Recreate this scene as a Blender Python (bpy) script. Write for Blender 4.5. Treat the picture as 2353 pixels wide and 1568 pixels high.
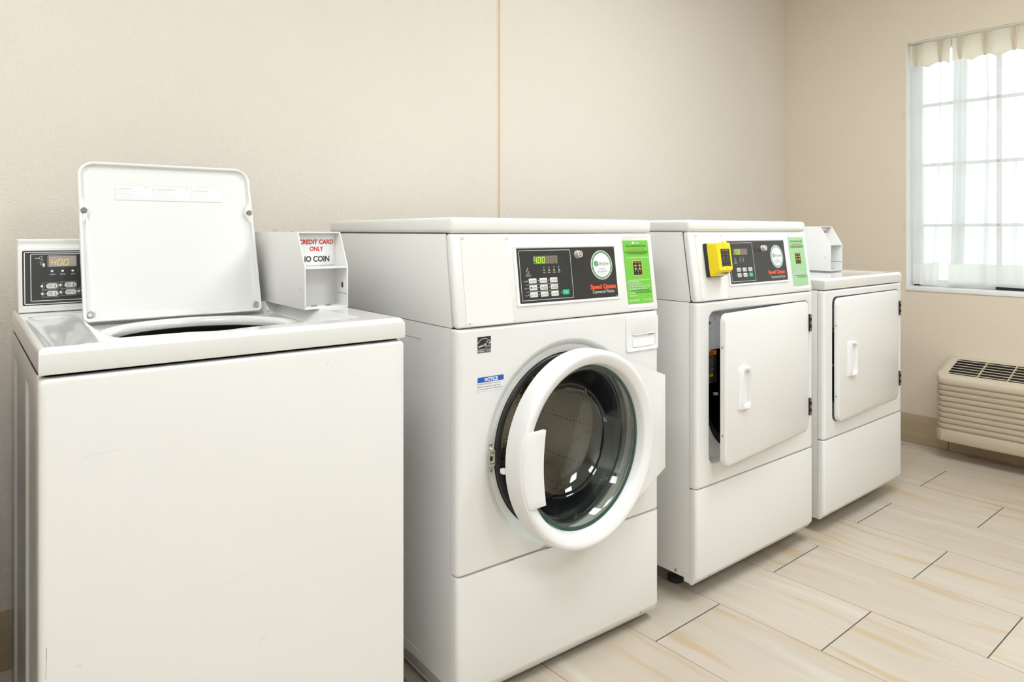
import bpy, bmesh, math, random
from mathutils import Matrix, Vector
from math import sin, cos, pi, sqrt, atan2, radians

for o in list(bpy.data.objects): bpy.data.objects.remove(o)
scene = bpy.context.scene
COL = scene.collection

# ------------------------------------------------------------------ camera
H = 1.11
cam_data = bpy.data.cameras.new('camera')
cam = bpy.data.objects.new('camera', cam_data); COL.objects.link(cam)
cam.location = (0, 0, H)
YAW = radians(50.095)
cam.rotation_euler = (pi/2, 0, YAW - pi/2)
cam_data.sensor_width = 36.0
cam_data.lens = 36.0*1618.6/2353.0
cam_data.shift_y = -(784.0-532.0)/2353.0
cam_data.clip_start = 0.02
scene.camera = cam

# ------------------------------------------------------------------ world, view, lights
scene.view_settings.view_transform = 'Standard'
scene.view_settings.look = 'None'
scene.view_settings.gamma = 1.0
scene.view_settings.use_curve_mapping = False
scene.view_settings.exposure = -0.53
world = bpy.data.worlds.new('daylight'); scene.world = world
world.use_nodes = True
bg = world.node_tree.nodes['Background']
bg.inputs[0].default_value = (0.93, 0.97, 1.0, 1)
bg.inputs[1].default_value = 3.8

def area(name, loc, rot, sx, sy, power, color=(1, 1, 1), portal=False):
    d = bpy.data.lights.new(name, 'AREA'); d.shape = 'RECTANGLE'; d.size = sx; d.size_y = sy
    d.energy = power; d.color = color
    o = bpy.data.objects.new(name, d); COL.objects.link(o); o.location = loc; o.rotation_euler = rot
    if portal: d.cycles.is_portal = True
    return o
CEIL = 2.72
LAMPC = (0.80, 0.915, 1.03)
LAMPS = [(-0.15, 0.50, 21), (2.20, 0.45, 34), (1.7, -1.25, 36)]
for lx, ly, pw in LAMPS: area('lamp_light', (lx, ly, CEIL-0.07), (0, 0, 0), 0.56, 1.16, pw, LAMPC)
area('window_portal', (4.13, 0.81, 1.46), (0, pi/2, 0), 1.30, 1.42, 1, portal=True)

# ------------------------------------------------------------------ materials
MATS = {}
def newmat(name):
    m = bpy.data.materials.new(name); m.use_nodes = True
    nt = m.node_tree; nt.nodes.clear()
    out = nt.nodes.new('ShaderNodeOutputMaterial')
    b = nt.nodes.new('ShaderNodeBsdfPrincipled'); nt.links.new(b.outputs[0], out.inputs[0])
    return m, nt, b, out
def mat(name, col, rough=0.5, metal=0.0, coat=0.0, emit=None, estr=0.0, bump=0.0, bscale=200.0, spec=0.5, var=0.0, vscale=3.0):
    if name in MATS: return MATS[name]
    m, nt, b, out = newmat(name)
    b.inputs['Base Color'].default_value = (*col, 1)
    b.inputs['Roughness'].default_value = rough
    b.inputs['Metallic'].default_value = metal
    b.inputs['Coat Weight'].default_value = coat
    b.inputs['Coat Roughness'].default_value = 0.06
    b.inputs['Specular IOR Level'].default_value = spec
    if emit: b.inputs['Emission Color'].default_value = (*emit, 1); b.inputs['Emission Strength'].default_value = estr
    tc = nt.nodes.new('ShaderNodeTexCoord')
    if bump > 0:
        n = nt.nodes.new('ShaderNodeTexNoise'); n.inputs['Scale'].default_value = bscale; n.inputs['Detail'].default_value = 2
        nt.links.new(tc.outputs['Object'], n.inputs['Vector'])
        bp = nt.nodes.new('ShaderNodeBump'); bp.inputs['Strength'].default_value = bump; bp.inputs['Distance'].default_value = 0.002
        nt.links.new(n.outputs[0], bp.inputs['Height']); nt.links.new(bp.outputs[0], b.inputs['Normal'])
    if var > 0:
        n = nt.nodes.new('ShaderNodeTexNoise'); n.inputs['Scale'].default_value = vscale; n.inputs['Detail'].default_value = 4
        nt.links.new(tc.outputs['Object'], n.inputs['Vector'])
        r = nt.nodes.new('ShaderNodeMapRange'); r.inputs['To Min'].default_value = 1-var; r.inputs['To Max'].default_value = 1+var*0.3
        nt.links.new(n.outputs[0], r.inputs['Value'])
        mx = nt.nodes.new('ShaderNodeVectorMath'); mx.operation = 'SCALE'; mx.inputs[0].default_value = col
        nt.links.new(r.outputs[0], mx.inputs['Scale']); nt.links.new(mx.outputs[0], b.inputs['Base Color'])
    MATS[name] = m
    return m

ENAMEL = mat('white_enamel', (0.83, 0.825, 0.80), 0.30, coat=0.25, bump=0.03, bscale=900, var=0.02, vscale=2.5)
ENAMEL2 = mat('white_front_enamel', (0.84, 0.83, 0.805), 0.36, coat=0.15, bump=0.04, bscale=900, var=0.02, vscale=2.0)
GLOSSW = mat('glossy_porcelain_white', (0.84, 0.84, 0.82), 0.14, coat=0.6)
WPLAST = mat('white_plastic', (0.86, 0.86, 0.85), 0.32)
BEZEL = mat('pale_bezel_plastic', (0.85, 0.85, 0.845), 0.3)
BLACKP = mat('charcoal_panel_film', (0.022, 0.023, 0.022), 0.30, bump=0.25, bscale=1400)
LINEW = mat('white_print', (0.75, 0.75, 0.73), 0.5)
LINEG = mat('grey_print', (0.45, 0.45, 0.43), 0.5)
DARKT = mat('dark_print', (0.03, 0.03, 0.03), 0.5)
GREYT = mat('faint_grey_print', (0.64, 0.64, 0.63), 0.5)
BTN = mat('button_white', (0.72, 0.71, 0.67), 0.45)
BTNG = mat('button_green', (0.0, 0.50, 0.20), 0.4)
REDT = mat('red_print', (0.62, 0.015, 0.02), 0.5)
ORANGE = mat('orange_red_print', (0.85, 0.09, 0.02), 0.5)
GREEN = mat('leaf_green_print', (0.17, 0.56, 0.06), 0.35)
GREENGLARE = mat('glare_green_print', (0.33, 0.62, 0.30), 0.3)  # window glare on the dryer's label, put into its green
DGREEN = mat('dark_green_print', (0.06, 0.27, 0.07), 0.4)
STICK = mat('sticker_white', (0.86, 0.87, 0.86), 0.35)
BLUE = mat('blue_print', (0.01, 0.09, 0.50), 0.4)
YELLOW = mat('bright_yellow_plastic', (0.90, 0.70, 0.005), 0.35)
YDARK = mat('yellow_print', (0.85, 0.60, 0.02), 0.4)
BLACK = mat('black_plastic', (0.018, 0.018, 0.016), 0.45)
DISP = mat('display_window', (0.20, 0.165, 0.13), 0.2)
DISP1 = mat('pale_display_window', (0.48, 0.39, 0.36), 0.2)
SEGOFF = mat('unlit_segment', (0.27, 0.23, 0.185), 0.4)
SEGON = mat('lit_yellow_green_segment', (0.3, 0.6, 0.0), 0.5, emit=(0.50, 1.0, 0.02), estr=1.0)
SEGPALE = mat('lit_pale_segment', (0.5, 0.5, 0.1), 0.5, emit=(0.80, 0.85, 0.25), estr=0.55)
LEDW = mat('led_white', (0.80, 0.80, 0.77), 0.4)
LEDG = mat('led_green', (0.45, 0.65, 0.30), 0.4, emit=(0.3, 0.8, 0.2), estr=0.25)
CHROME = mat('chrome_metal', (0.70, 0.69, 0.67), 0.18, metal=1.0)
STEEL = mat('zinc_steel', (0.55, 0.54, 0.52), 0.35, metal=1.0)
BRONZE = mat('brown_steel_hinge', (0.36, 0.30, 0.24), 0.35, metal=1.0)
RUBBER = mat('black_rubber', (0.03, 0.03, 0.032), 0.42)
BUMPER = mat('olive_rubber_bumper', (0.22, 0.205, 0.16), 0.7)
CREAM = mat('cream_plastic', (0.62, 0.59, 0.50), 0.4)
WARNO = mat('warning_orange_print', (0.75, 0.16, 0.01), 0.4)
WARNY = mat('caution_yellow_print', (0.75, 0.52, 0.02), 0.4)
ACM = mat('beige_air_conditioner_plastic', (0.64, 0.55, 0.42), 0.42, bump=0.05, bscale=700, var=0.03, vscale=4)
ACD = mat('dark_interior', (0.03, 0.028, 0.022), 0.6)
VINYL = mat('white_window_vinyl', (0.90, 0.90, 0.90), 0.45)
NEARBLACK = mat('dark_felt', (0.01, 0.01, 0.01), 0.8)  # near-black matte for drum and tub interiors
GALV = mat('galvanised_drum_metal', (0.45, 0.44, 0.42), 0.35, metal=1.0)
LOCKM = mat('satin_key_lock', (0.80, 0.74, 0.68), 0.3, metal=0.5)
SCUFF = mat('grey_scuff', (0.62, 0.61, 0.60), 0.5)
SCUFFD = mat('brown_scratch', (0.28, 0.25, 0.19), 0.6)

def wall_mat(name, col, bstr=0.6):
    m, nt, b, out = newmat(name)
    b.inputs['Roughness'].default_value = 0.62; b.inputs['Specular IOR Level'].default_value = 0.25
    tc = nt.nodes.new('ShaderNodeTexCoord')
    n1 = nt.nodes.new('ShaderNodeTexNoise'); n1.inputs['Scale'].default_value = 190; n1.inputs['Detail'].default_value = 3; n1.inputs['Roughness'].default_value = 0.55
    n2 = nt.nodes.new('ShaderNodeTexNoise'); n2.inputs['Scale'].default_value = 60; n2.inputs['Detail'].default_value = 2
    n3 = nt.nodes.new('ShaderNodeTexNoise'); n3.inputs['Scale'].default_value = 1.3; n3.inputs['Detail'].default_value = 3
    for n in (n1, n2, n3): nt.links.new(tc.outputs['Object'], n.inputs['Vector'])
    ad = nt.nodes.new('ShaderNodeMath'); ad.operation = 'MULTIPLY_ADD'; ad.inputs[1].default_value = 0.8
    nt.links.new(n2.outputs[0], ad.inputs[0]); nt.links.new(n1.outputs[0], ad.inputs[2])
    bp = nt.nodes.new('ShaderNodeBump'); bp.inputs['Strength'].default_value = bstr; bp.inputs['Distance'].default_value = 0.003
    nt.links.new(ad.outputs[0], bp.inputs['Height']); nt.links.new(bp.outputs[0], b.inputs['Normal'])
    r = nt.nodes.new('ShaderNodeMapRange'); r.inputs['To Min'].default_value = 0.97; r.inputs['To Max'].default_value = 1.03
    nt.links.new(n3.outputs[0], r.inputs['Value'])
    sc = nt.nodes.new('ShaderNodeVectorMath'); sc.operation = 'SCALE'; sc.inputs[0].default_value = col
    nt.links.new(r.outputs[0], sc.inputs['Scale']); nt.links.new(sc.outputs[0], b.inputs['Base Color'])
    MATS[name] = m
    return m
WALL = wall_mat('beige_orange_peel_paint', (0.80, 0.73, 0.645))
WALLR = wall_mat('backlit_orange_peel_paint', (0.80, 0.705, 0.57), 0.25)  # back wall's paint, with the backlit wall's shade tinted in
PATCH = mat('paler_paint_patch', (0.74, 0.65, 0.48), 0.6)
CEILM = wall_mat('ceiling_paint', (0.88, 0.87, 0.84), 0.1)
WALLP = wall_mat('pale_cream_wall_paint', (0.87, 0.84, 0.79), 0.3)

class NG:
    """small helper for maths node chains"""
    def __init__(s, nt): s.nt = nt
    def m(s, op, a, b=None, c=None):
        n = s.nt.nodes.new('ShaderNodeMath'); n.operation = op
        for i, v in enumerate((a, b, c)):
            if v is None: continue
            if isinstance(v, (int, float)): n.inputs[i].default_value = v
            else: s.nt.links.new(v, n.inputs[i])
        return n.outputs[0]
def mixcol(nt, fac, a, b):
    n = nt.nodes.new('ShaderNodeMix'); n.data_type = 'RGBA'
    if isinstance(fac, (int, float)): n.inputs[0].default_value = fac
    else: nt.links.new(fac, n.inputs[0])
    for i, v in ((6, a), (7, b)):
        if isinstance(v, tuple): n.inputs[i].default_value = (*v, 1)
        else: nt.links.new(v, n.inputs[i])
    return n.outputs[2]

def tile_material():
    m, nt, b, out = newmat('beige_porcelain_tile')
    g = NG(nt)
    geo = nt.nodes.new('ShaderNodeNewGeometry')
    sp = nt.nodes.new('ShaderNodeSeparateXYZ'); nt.links.new(geo.outputs['Position'], sp.inputs[0])
    X, Y = sp.outputs[0], sp.outputs[1]
    w, L, x0 = 0.3017, 0.6010, 1.5196
    u = g.m('DIVIDE', g.m('SUBTRACT', X, x0), w)
    row = g.m('FLOOR', u); fu = g.m('SUBTRACT', u, row)
    par = g.m('MODULO', g.m('ADD', row, 100.0), 2.0)
    off = g.m('MULTIPLY_ADD', par, 0.9045-1.2125, 1.2125)
    v = g.m('DIVIDE', g.m('SUBTRACT', Y, off), L)
    colm = g.m('FLOOR', v); fv = g.m('SUBTRACT', v, colm)
    # distances to edges in metres
    du = g.m('MULTIPLY', g.m('MINIMUM', fu, g.m('SUBTRACT', 1.0, fu)), w)
    dv = g.m('MULTIPLY', g.m('MINIMUM', fv, g.m('SUBTRACT', 1.0, fv)), L)
    gl = g.m('LESS_THAN', du, 0.0011); gs = g.m('LESS_THAN', dv, 0.0017)
    cb = nt.nodes.new('ShaderNodeCombineXYZ'); nt.links.new(row, cb.inputs[0]); nt.links.new(colm, cb.inputs[1])
    wn = nt.nodes.new('ShaderNodeTexWhiteNoise'); wn.noise_dimensions = '3D'; nt.links.new(cb.outputs[0], wn.inputs['Vector'])
    rnd = wn.outputs['Value']
    def streak(sx, sy, det, seed, warp=0.0):
        c = nt.nodes.new('ShaderNodeCombineXYZ')
        xx = X
        if warp:
            wv = nt.nodes.new('ShaderNodeTexNoise'); wv.inputs['Scale'].default_value = 2.2; nt.links.new(geo.outputs['Position'], wv.inputs['Vector'])
            xx = g.m('MULTIPLY_ADD', wv.outputs[0], warp, X)
        nt.links.new(g.m('MULTIPLY', xx, sx), c.inputs[0]); nt.links.new(g.m('MULTIPLY', Y, sy), c.inputs[1])
        nt.links.new(g.m('MULTIPLY_ADD', rnd, 37.0, seed), c.inputs[2])
        n = nt.nodes.new('ShaderNodeTexNoise'); n.inputs['Scale'].default_value = 1.0; n.inputs['Detail'].default_value = det
        nt.links.new(c.outputs[0], n.inputs['Vector']); return n.outputs[0]
    s1 = streak(22, 1.9, 3, 0.0, 0.10); s2 = streak(9, 1.2, 2, 9.0, 0.15); s3 = streak(60, 4, 3, 4.0, 0.06)
    def ramp(x, lo, hi):
        r = nt.nodes.new('ShaderNodeMapRange'); r.interpolation_type = 'SMOOTHSTEP'
        nt.links.new(x, r.inputs['Value']); r.inputs['From Min'].default_value = lo; r.inputs['From Max'].default_value = hi
        return r.outputs[0]
    base = mixcol(nt, ramp(s2, 0.35, 0.68), (0.555, 0.48, 0.385), (0.585, 0.515, 0.425))
    base = mixcol(nt, g.m('MULTIPLY', ramp(s1, 0.54, 0.70), 0.80), base, (0.54, 0.40, 0.24))
    base = mixcol(nt, g.m('MULTIPLY', ramp(s1, 0.44, 0.27), 0.65), base, (0.64, 0.59, 0.51))
    base = mixcol(nt, g.m('MULTIPLY', ramp(s3, 0.55, 0.75), 0.22), base, (0.49, 0.40, 0.30))
    sc = nt.nodes.new('ShaderNodeVectorMath'); sc.operation = 'SCALE'; nt.links.new(base, sc.inputs[0])
    nt.links.new(g.m('MULTIPLY_ADD', rnd, 0.07, 0.955), sc.inputs['Scale'])
    c1 = mixcol(nt, gl, sc.outputs[0], (0.22, 0.165, 0.11))
    c2 = mixcol(nt, gs, c1, (0.055, 0.05, 0.045))
    nt.links.new(c2, b.inputs['Base Color'])
    b.inputs['Roughness'].default_value = 0.38
    gr = g.m('MAXIMUM', gl, gs)
    bp = nt.nodes.new('ShaderNodeBump'); bp.inputs['Strength'].default_value = 0.5; bp.inputs['Distance'].default_value = 0.001; bp.invert = True
    nt.links.new(gr, bp.inputs['Height']); nt.links.new(bp.outputs[0], b.inputs['Normal'])
    return m
TILE = tile_material()

def base_tile(name, col):
    m, nt, b, out = newmat(name)
    tc = nt.nodes.new('ShaderNodeTexCoord')
    mp = nt.nodes.new('ShaderNodeMapping'); mp.inputs['Scale'].default_value = (1.5, 1.5, 25)
    n = nt.nodes.new('ShaderNodeTexNoise'); n.inputs['Scale'].default_value = 1.5; n.inputs['Detail'].default_value = 4
    nt.links.new(tc.outputs['Object'], mp.inputs[0]); nt.links.new(mp.outputs[0], n.inputs['Vector'])
    r = nt.nodes.new('ShaderNodeMapRange'); r.inputs['From Min'].default_value = 0.35; r.inputs['From Max'].default_value = 0.65
    nt.links.new(n.outputs[0], r.inputs['Value'])
    nt.links.new(mixcol(nt, r.outputs[0], tuple(c*0.88 for c in col), col), b.inputs['Base Color'])
    b.inputs['Roughness'].default_value = 0.4
    return m
BASET = base_tile('tan_baseboard_tile', (0.52, 0.415, 0.28))
GROUT = mat('dark_grout', (0.05, 0.04, 0.03), 0.8)

def drum_material():
    m, nt, b, out = newmat('perforated_stainless_drum')
    g = NG(nt)
    tc = nt.nodes.new('ShaderNodeTexCoord')
    vo = nt.nodes.new('ShaderNodeTexVoronoi'); vo.inputs['Scale'].default_value = 70; vo.inputs['Randomness'].default_value = 0.0
    nt.links.new(tc.outputs['Object'], vo.inputs['Vector'])
    hole = g.m('LESS_THAN', vo.outputs['Distance'], 0.20)
    nt.links.new(mixcol(nt, hole, (0.74, 0.68, 0.60), (0.02, 0.02, 0.02)), b.inputs['Base Color'])
    nt.links.new(g.m('SUBTRACT', 1.0, hole), b.inputs['Metallic'])
    b.inputs['Roughness'].default_value = 0.30
    return m
DRUM = drum_material()
def glass_material(name, tint, ior=1.45):
    m = bpy.data.materials.new(name); m.use_nodes = True; nt = m.node_tree; nt.nodes.clear()
    out = nt.nodes.new('ShaderNodeOutputMaterial'); g = nt.nodes.new('ShaderNodeBsdfGlass')
    g.inputs['Color'].default_value = (*tint, 1); g.inputs['Roughness'].default_value = 0.0; g.inputs['IOR'].default_value = ior
    nt.links.new(g.outputs[0], out.inputs[0]); return m
GLASS = None
GREENEDGE = mat('green_glass_edge', (0.02, 0.075, 0.052), 0.12)
def pane_material(name, tint, ior=1.45):
    m = bpy.data.materials.new(name); m.use_nodes = True; nt = m.node_tree; nt.nodes.clear()
    out = nt.nodes.new('ShaderNodeOutputMaterial'); t = nt.nodes.new('ShaderNodeBsdfTransparent'); gl = nt.nodes.new('ShaderNodeBsdfGlossy')
    gl.inputs['Roughness'].default_value = 0.02; t.inputs['Color'].default_value = (*tint, 1)
    f = nt.nodes.new('ShaderNodeFresnel'); f.inputs['IOR'].default_value = ior
    mx = nt.nodes.new('ShaderNodeMixShader'); nt.links.new(f.outputs[0], mx.inputs[0]); nt.links.new(t.outputs[0], mx.inputs[1]); nt.links.new(gl.outputs[0], mx.inputs[2])
    nt.links.new(mx.outputs[0], out.inputs[0]); return m
PANE = pane_material('window_pane_glass', (0.95, 0.97, 0.97))
GLASS = pane_material('door_glass', (0.90, 0.94, 0.92), 1.7)
def cloth_material(name, col, transp, transl=0.6):
    m = bpy.data.materials.new(name); m.use_nodes = True; nt = m.node_tree; nt.nodes.clear()
    out = nt.nodes.new('ShaderNodeOutputMaterial'); t = nt.nodes.new('ShaderNodeBsdfTransparent')
    d = nt.nodes.new('ShaderNodeBsdfDiffuse'); d.inputs[0].default_value = (*col, 1)
    tl = nt.nodes.new('ShaderNodeBsdfTranslucent'); tl.inputs[0].default_value = (*col, 1)
    tc = nt.nodes.new('ShaderNodeTexCoord'); n = nt.nodes.new('ShaderNodeTexNoise'); n.inputs['Scale'].default_value = 400
    nt.links.new(tc.outputs['Object'], n.inputs['Vector'])
    bp = nt.nodes.new('ShaderNodeBump'); bp.inputs['Strength'].default_value = 0.1; bp.inputs['Distance'].default_value = 0.001
    nt.links.new(n.outputs[0], bp.inputs['Height']); nt.links.new(bp.outputs[0], d.inputs['Normal'])
    m1 = nt.nodes.new('ShaderNodeMixShader'); m1.inputs[0].default_value = transl
    nt.links.new(d.outputs[0], m1.inputs[1]); nt.links.new(tl.outputs[0], m1.inputs[2])
    m2 = nt.nodes.new('ShaderNodeMixShader'); m2.inputs[0].default_value = transp
    nt.links.new(m1.outputs[0], m2.inputs[1]); nt.links.new(t.outputs[0], m2.inputs[2])
    nt.links.new(m2.outputs[0], out.inputs[0]); return m
SHEER = cloth_material('sheer_white_voile', (0.93, 0.93, 0.93), 0.36, 0.72)
HEMC = cloth_material('white_hem_cloth', (0.92, 0.91, 0.88), 0.10, 0.68)
HEADC = cloth_material('cream_header_tape', (0.90, 0.83, 0.70), 0.0, 0.42)

# ------------------------------------------------------------------ mesh builder
I4 = Matrix.Identity(4)
class MB:
    def __init__(s): s.v = []; s.f = []; s.mi = []; s.mats = []
    def midx(s, m):
        if m not in s.mats: s.mats.append(m)
        return s.mats.index(m)
    def add(s, vs, fs, m, M=None):
        b = len(s.v); k = s.midx(m)
        for p in vs:
            p = Vector(p)
            s.v.append(tuple(M @ p) if M is not None else tuple(p))
        for f in fs: s.f.append(tuple(b+i for i in f)); s.mi.append(k)
        return s
    def bm(s, bm, m, M=None):
        bm.verts.ensure_lookup_table()
        s.add([v.co.copy() for v in bm.verts], [[v.index for v in f.verts] for f in bm.faces], m, M); bm.free(); return s
    def prism(s, poly, axis, a0, a1, m, bev=0.0, seg=2, M=None):
        """poly: 2D points; extruded along axis. axis 0:(y,z) 1:(x,z) 2:(x,y)"""
        bm = bmesh.new()
        def P(p, a):
            return (a, p[0], p[1]) if axis == 0 else ((p[0], a, p[1]) if axis == 1 else (p[0], p[1], a))
        A = [bm.verts.new(P(p, a0)) for p in poly]; B = [bm.verts.new(P(p, a1)) for p in poly]
        n = len(poly)
        bm.faces.new(A); bm.faces.new(B[::-1])
        for i in range(n): bm.faces.new((A[i], A[(i+1) % n], B[(i+1) % n], B[i])[::-1])
        bmesh.ops.recalc_face_normals(bm, faces=bm.faces)
        if bev > 0:
            es = [e for e in bm.edges if len(e.link_faces) == 2 and e.calc_face_angle(0) > radians(20)]
            bmesh.ops.bevel(bm, geom=es, offset=bev, segments=seg, profile=0.5, affect='EDGES', clamp_overlap=True)
        bm.verts.index_update()
        return s.bm(bm, m, M)
    def box(s, x0, x1, y0, y1, z0, z1, m, bev=0.0, seg=2, M=None):
        return s.prism([(x0, z0), (x1, z0), (x1, z1), (x0, z1)], 1, y0, y1, m, bev, seg, M)
    def loft(s, loops, m, closed=True, cap0=False, cap1=False, M=None):
        vs = [p for l in loops for p in l]; n = len(loops[0]); fs = []
        for k in range(len(loops)-1):
            for i in range(n if closed else n-1):
                j = (i+1) % n
                fs.append((k*n+i, k*n+j, (k+1)*n+j, (k+1)*n+i))
        if cap0: fs.append(tuple(range(n))[::-1])
        if cap1: fs.append(tuple((len(loops)-1)*n+i for i in range(n)))
        return s.add(vs, fs, m, M)
    def lathe(s, prof, m, n=32, M=None, axis='z', cap0=False, cap1=False):
        """prof: (radius, height) revolved about local axis"""
        loops = []
        for r, h in prof:
            l = []
            for i in range(n):
                a = 2*pi*i/n
                if axis == 'z': l.append((r*cos(a), r*sin(a), h))
                elif axis == 'y': l.append((r*cos(a), h, r*sin(a)))
                else: l.append((h, r*cos(a), r*sin(a)))
            loops.append(l)
        return s.loft(loops, m, True, cap0, cap1, M)
    def tube(s, pts, r, m, n=8, M=None):
        pts = [Vector(p) for p in pts]; loops = []
        for i, p in enumerate(pts):
            t = (pts[min(i+1, len(pts)-1)]-pts[max(i-1, 0)]).normalized()
            a = Vector((0, 0, 1)) if abs(t.z) < 0.9 else Vector((1, 0, 0))
            u = t.cross(a).normalized(); w = t.cross(u)
            loops.append([p+u*r*cos(2*pi*k/n)+w*r*sin(2*pi*k/n) for k in range(n)])
        return s.loft(loops, m, True, True, True, M)
    def build(s, name, parent=None, label=None, kind=None, ang=32):
        me = bpy.data.meshes.new(name)
        me.from_pydata(s.v, [], s.f)
        for m in s.mats: me.materials.append(m)
        me.polygons.foreach_set('material_index', s.mi)
        me.polygons.foreach_set('use_smooth', [True]*len(s.f))
        me.update()
        bm = bmesh.new(); bm.from_mesh(me)
        lim = radians(ang)
        for e in bm.edges:
            if len(e.link_faces) != 2 or e.calc_face_angle(0) > lim or e.link_faces[0].material_index != e.link_faces[1].material_index: e.smooth = False
        bm.to_mesh(me); bm.free()
        o = bpy.data.objects.new(name, me); COL.objects.link(o)
        if parent: o.parent = parent
        if label: o['label'] = label
        if kind: o['kind'] = kind
        return o
def thing(name, label, cat, loc, rz=0.0, group=None):
    o = bpy.data.objects.new(name, None); COL.objects.link(o); o.empty_display_size = 0.1
    o.location = loc; o.rotation_euler = (0, 0, rz); o['label'] = label; o['category'] = cat
    if group: o['group'] = group
    return o
def frame(origin, U, V, N):
    M = Matrix.Identity(4)
    for i in range(3):
        M[i][0] = U[i]; M[i][1] = V[i]; M[i][2] = N[i]; M[i][3] = origin[i]
    return M
def front_frame(y, ox=0, oz=0): return frame((ox, y, oz), (1, 0, 0), (0, 0, 1), (0, -1, 0))

# 2D drawing onto a plane frame (u, v) with height n
def rect(mb, M, u0, u1, v0, v1, m, n=0.0004):
    mb.add([(u0, v0, n), (u1, v0, n), (u1, v1, n), (u0, v1, n)], [(0, 1, 2, 3)], m, M)
def rr_pts(u0, u1, v0, v1, r, k=6):
    pts = []
    for cx, cy, a0 in ((u1-r, v0+r, -pi/2), (u1-r, v1-r, 0), (u0+r, v1-r, pi/2), (u0+r, v0+r, pi)):
        for i in range(k+1):
            a = a0+i*pi/2/k; pts.append((cx+r*cos(a), cy+r*sin(a)))
    return pts
def rrect(mb, M, u0, u1, v0, v1, r, m, n=0.0004):
    p = rr_pts(u0, u1, v0, v1, r); mb.add([(a, b, n) for a, b in p], [tuple(range(len(p)))], m, M)
def rline(mb, M, u0, u1, v0, v1, r, w, m, n=0.0005):
    a = rr_pts(u0, u1, v0, v1, r); b = rr_pts(u0+w, u1-w, v0+w, v1-w, max(r-w, 0.0003)); k = len(a)
    mb.add([(x, y, n) for x, y in a+b], [(i, (i+1) % k, k+(i+1) % k, k+i) for i in range(k)], m, M)
def disc(mb, M, cu, cv, r, m, n=0.0005, k=24, ry=None):
    ry = ry or r
    mb.add([(cu+r*cos(2*pi*i/k), cv+ry*sin(2*pi*i/k), n) for i in range(k)], [tuple(range(k))], m, M)
def ring(mb, M, cu, cv, r0, r1, m, n=0.0005, k=40, a0=0.0, a1=2*pi):
    full = abs(a1-a0-2*pi) < 1e-6; c = k if full else k+1
    A = [(cu+r0*cos(a0+(a1-a0)*i/k), cv+r0*sin(a0+(a1-a0)*i/k), n) for i in range(c)]
    B = [(cu+r1*cos(a0+(a1-a0)*i/k), cv+r1*sin(a0+(a1-a0)*i/k), n) for i in range(c)]
    mb.add(A+B, [(i, (i+1) % c, c+(i+1) % c, c+i) for i in range(k)], m, M)
def line(mb, M, p, q, w, m, n=0.0005):
    p = Vector(p); q = Vector(q); d = (q-p).normalized(); s = Vector((-d.y, d.x))*w/2
    mb.add([(*(p-s), n), (*(q-s), n), (*(q+s), n), (*(p+s), n)], [(0, 1, 2, 3)], m, M)
_txt = {}
def text_geo(s, bold):
    k = (s, bold)
    if k in _txt: return _txt[k]
    cu = bpy.data.curves.new('t', 'FONT'); cu.body = s; cu.size = 1.0; cu.resolution_u = 3; cu.offset = bold
    ob = bpy.data.objects.new('t', cu); COL.objects.link(ob)
    me = bpy.data.meshes.new_from_object(ob)
    vs = [tuple(v.co) for v in me.vertices]; fs = [tuple(p.vertices) for p in me.polygons]
    bpy.data.objects.remove(ob); bpy.data.curves.remove(cu); bpy.data.meshes.remove(me)
    _txt[k] = (vs, fs); return _txt[k]
def text(mb, M, s, cu, cv, h, m, w=None, align='c', bold=0.0, n=0.0009, rot=0.0):
    """cap height h, fitted to width w, anchored at (cu, cv) = centre/left/right of the cap box"""
    vs, fs = text_geo(s, bold)
    if not vs: return
    x0 = min(v[0] for v in vs); x1 = max(v[0] for v in vs)
    sy = h/0.69; sx = (w/(x1-x0)) if w else sy
    W = (x1-x0)*sx
    ax = {'c': -W/2, 'l': 0, 'r': -W}[align]
    ca, sa = cos(rot), sin(rot); out = []
    for v in vs:
        x = (v[0]-x0)*sx+ax; y = v[1]*sy-h/2
        out.append((cu+x*ca-y*sa, cv+x*sa+y*ca, n))
    mb.add(out, fs, m, M)
def circ_text(mb, M, s, cu, cv, r, h, m, amid, span, flip=False, n=0.0009):
    k = len(s)
    for i, ch in enumerate(s):
        if ch == ' ': continue
        t = (i+0.5)/k-0.5
        a = amid - t*span if not flip else amid + t*span
        text(mb, M, ch, cu+r*cos(a), cv+r*sin(a), h, m, rot=(a-pi/2) if not flip else (a+pi/2), n=n)
SEG = {'0': 'abcdef', '1': 'bc', '4': 'bcfg', '8': 'abcdefg', '.': ''}
def seg7(mb, M, ch, u, v, w, h, m, moff=None, n=0.0010, slant=0.10, t=0.16):
    T = w*t*1.25
    pos = {'a': ((0, h), (w, h)), 'b': ((w, h/2), (w, h)), 'c': ((w, 0), (w, h/2)), 'd': ((0, 0), (w, 0)), 'e': ((0, 0), (0, h/2)), 'f': ((0, h/2), (0, h)), 'g': ((0, h/2), (w, h/2))}
    for s_, (p, q) in pos.items():
        on = s_ in SEG[ch]
        mm = m if on else moff
        if mm is None: continue
        p2 = Vector((u+p[0]+slant*p[1], v+p[1])); q2 = Vector((u+q[0]+slant*q[1], v+q[1]))
        d = (q2-p2).normalized()*T*0.35
        line(mb, M, p2-d*0.2, q2+d*0.2, T, mm, n if on else n-0.0003)

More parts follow.
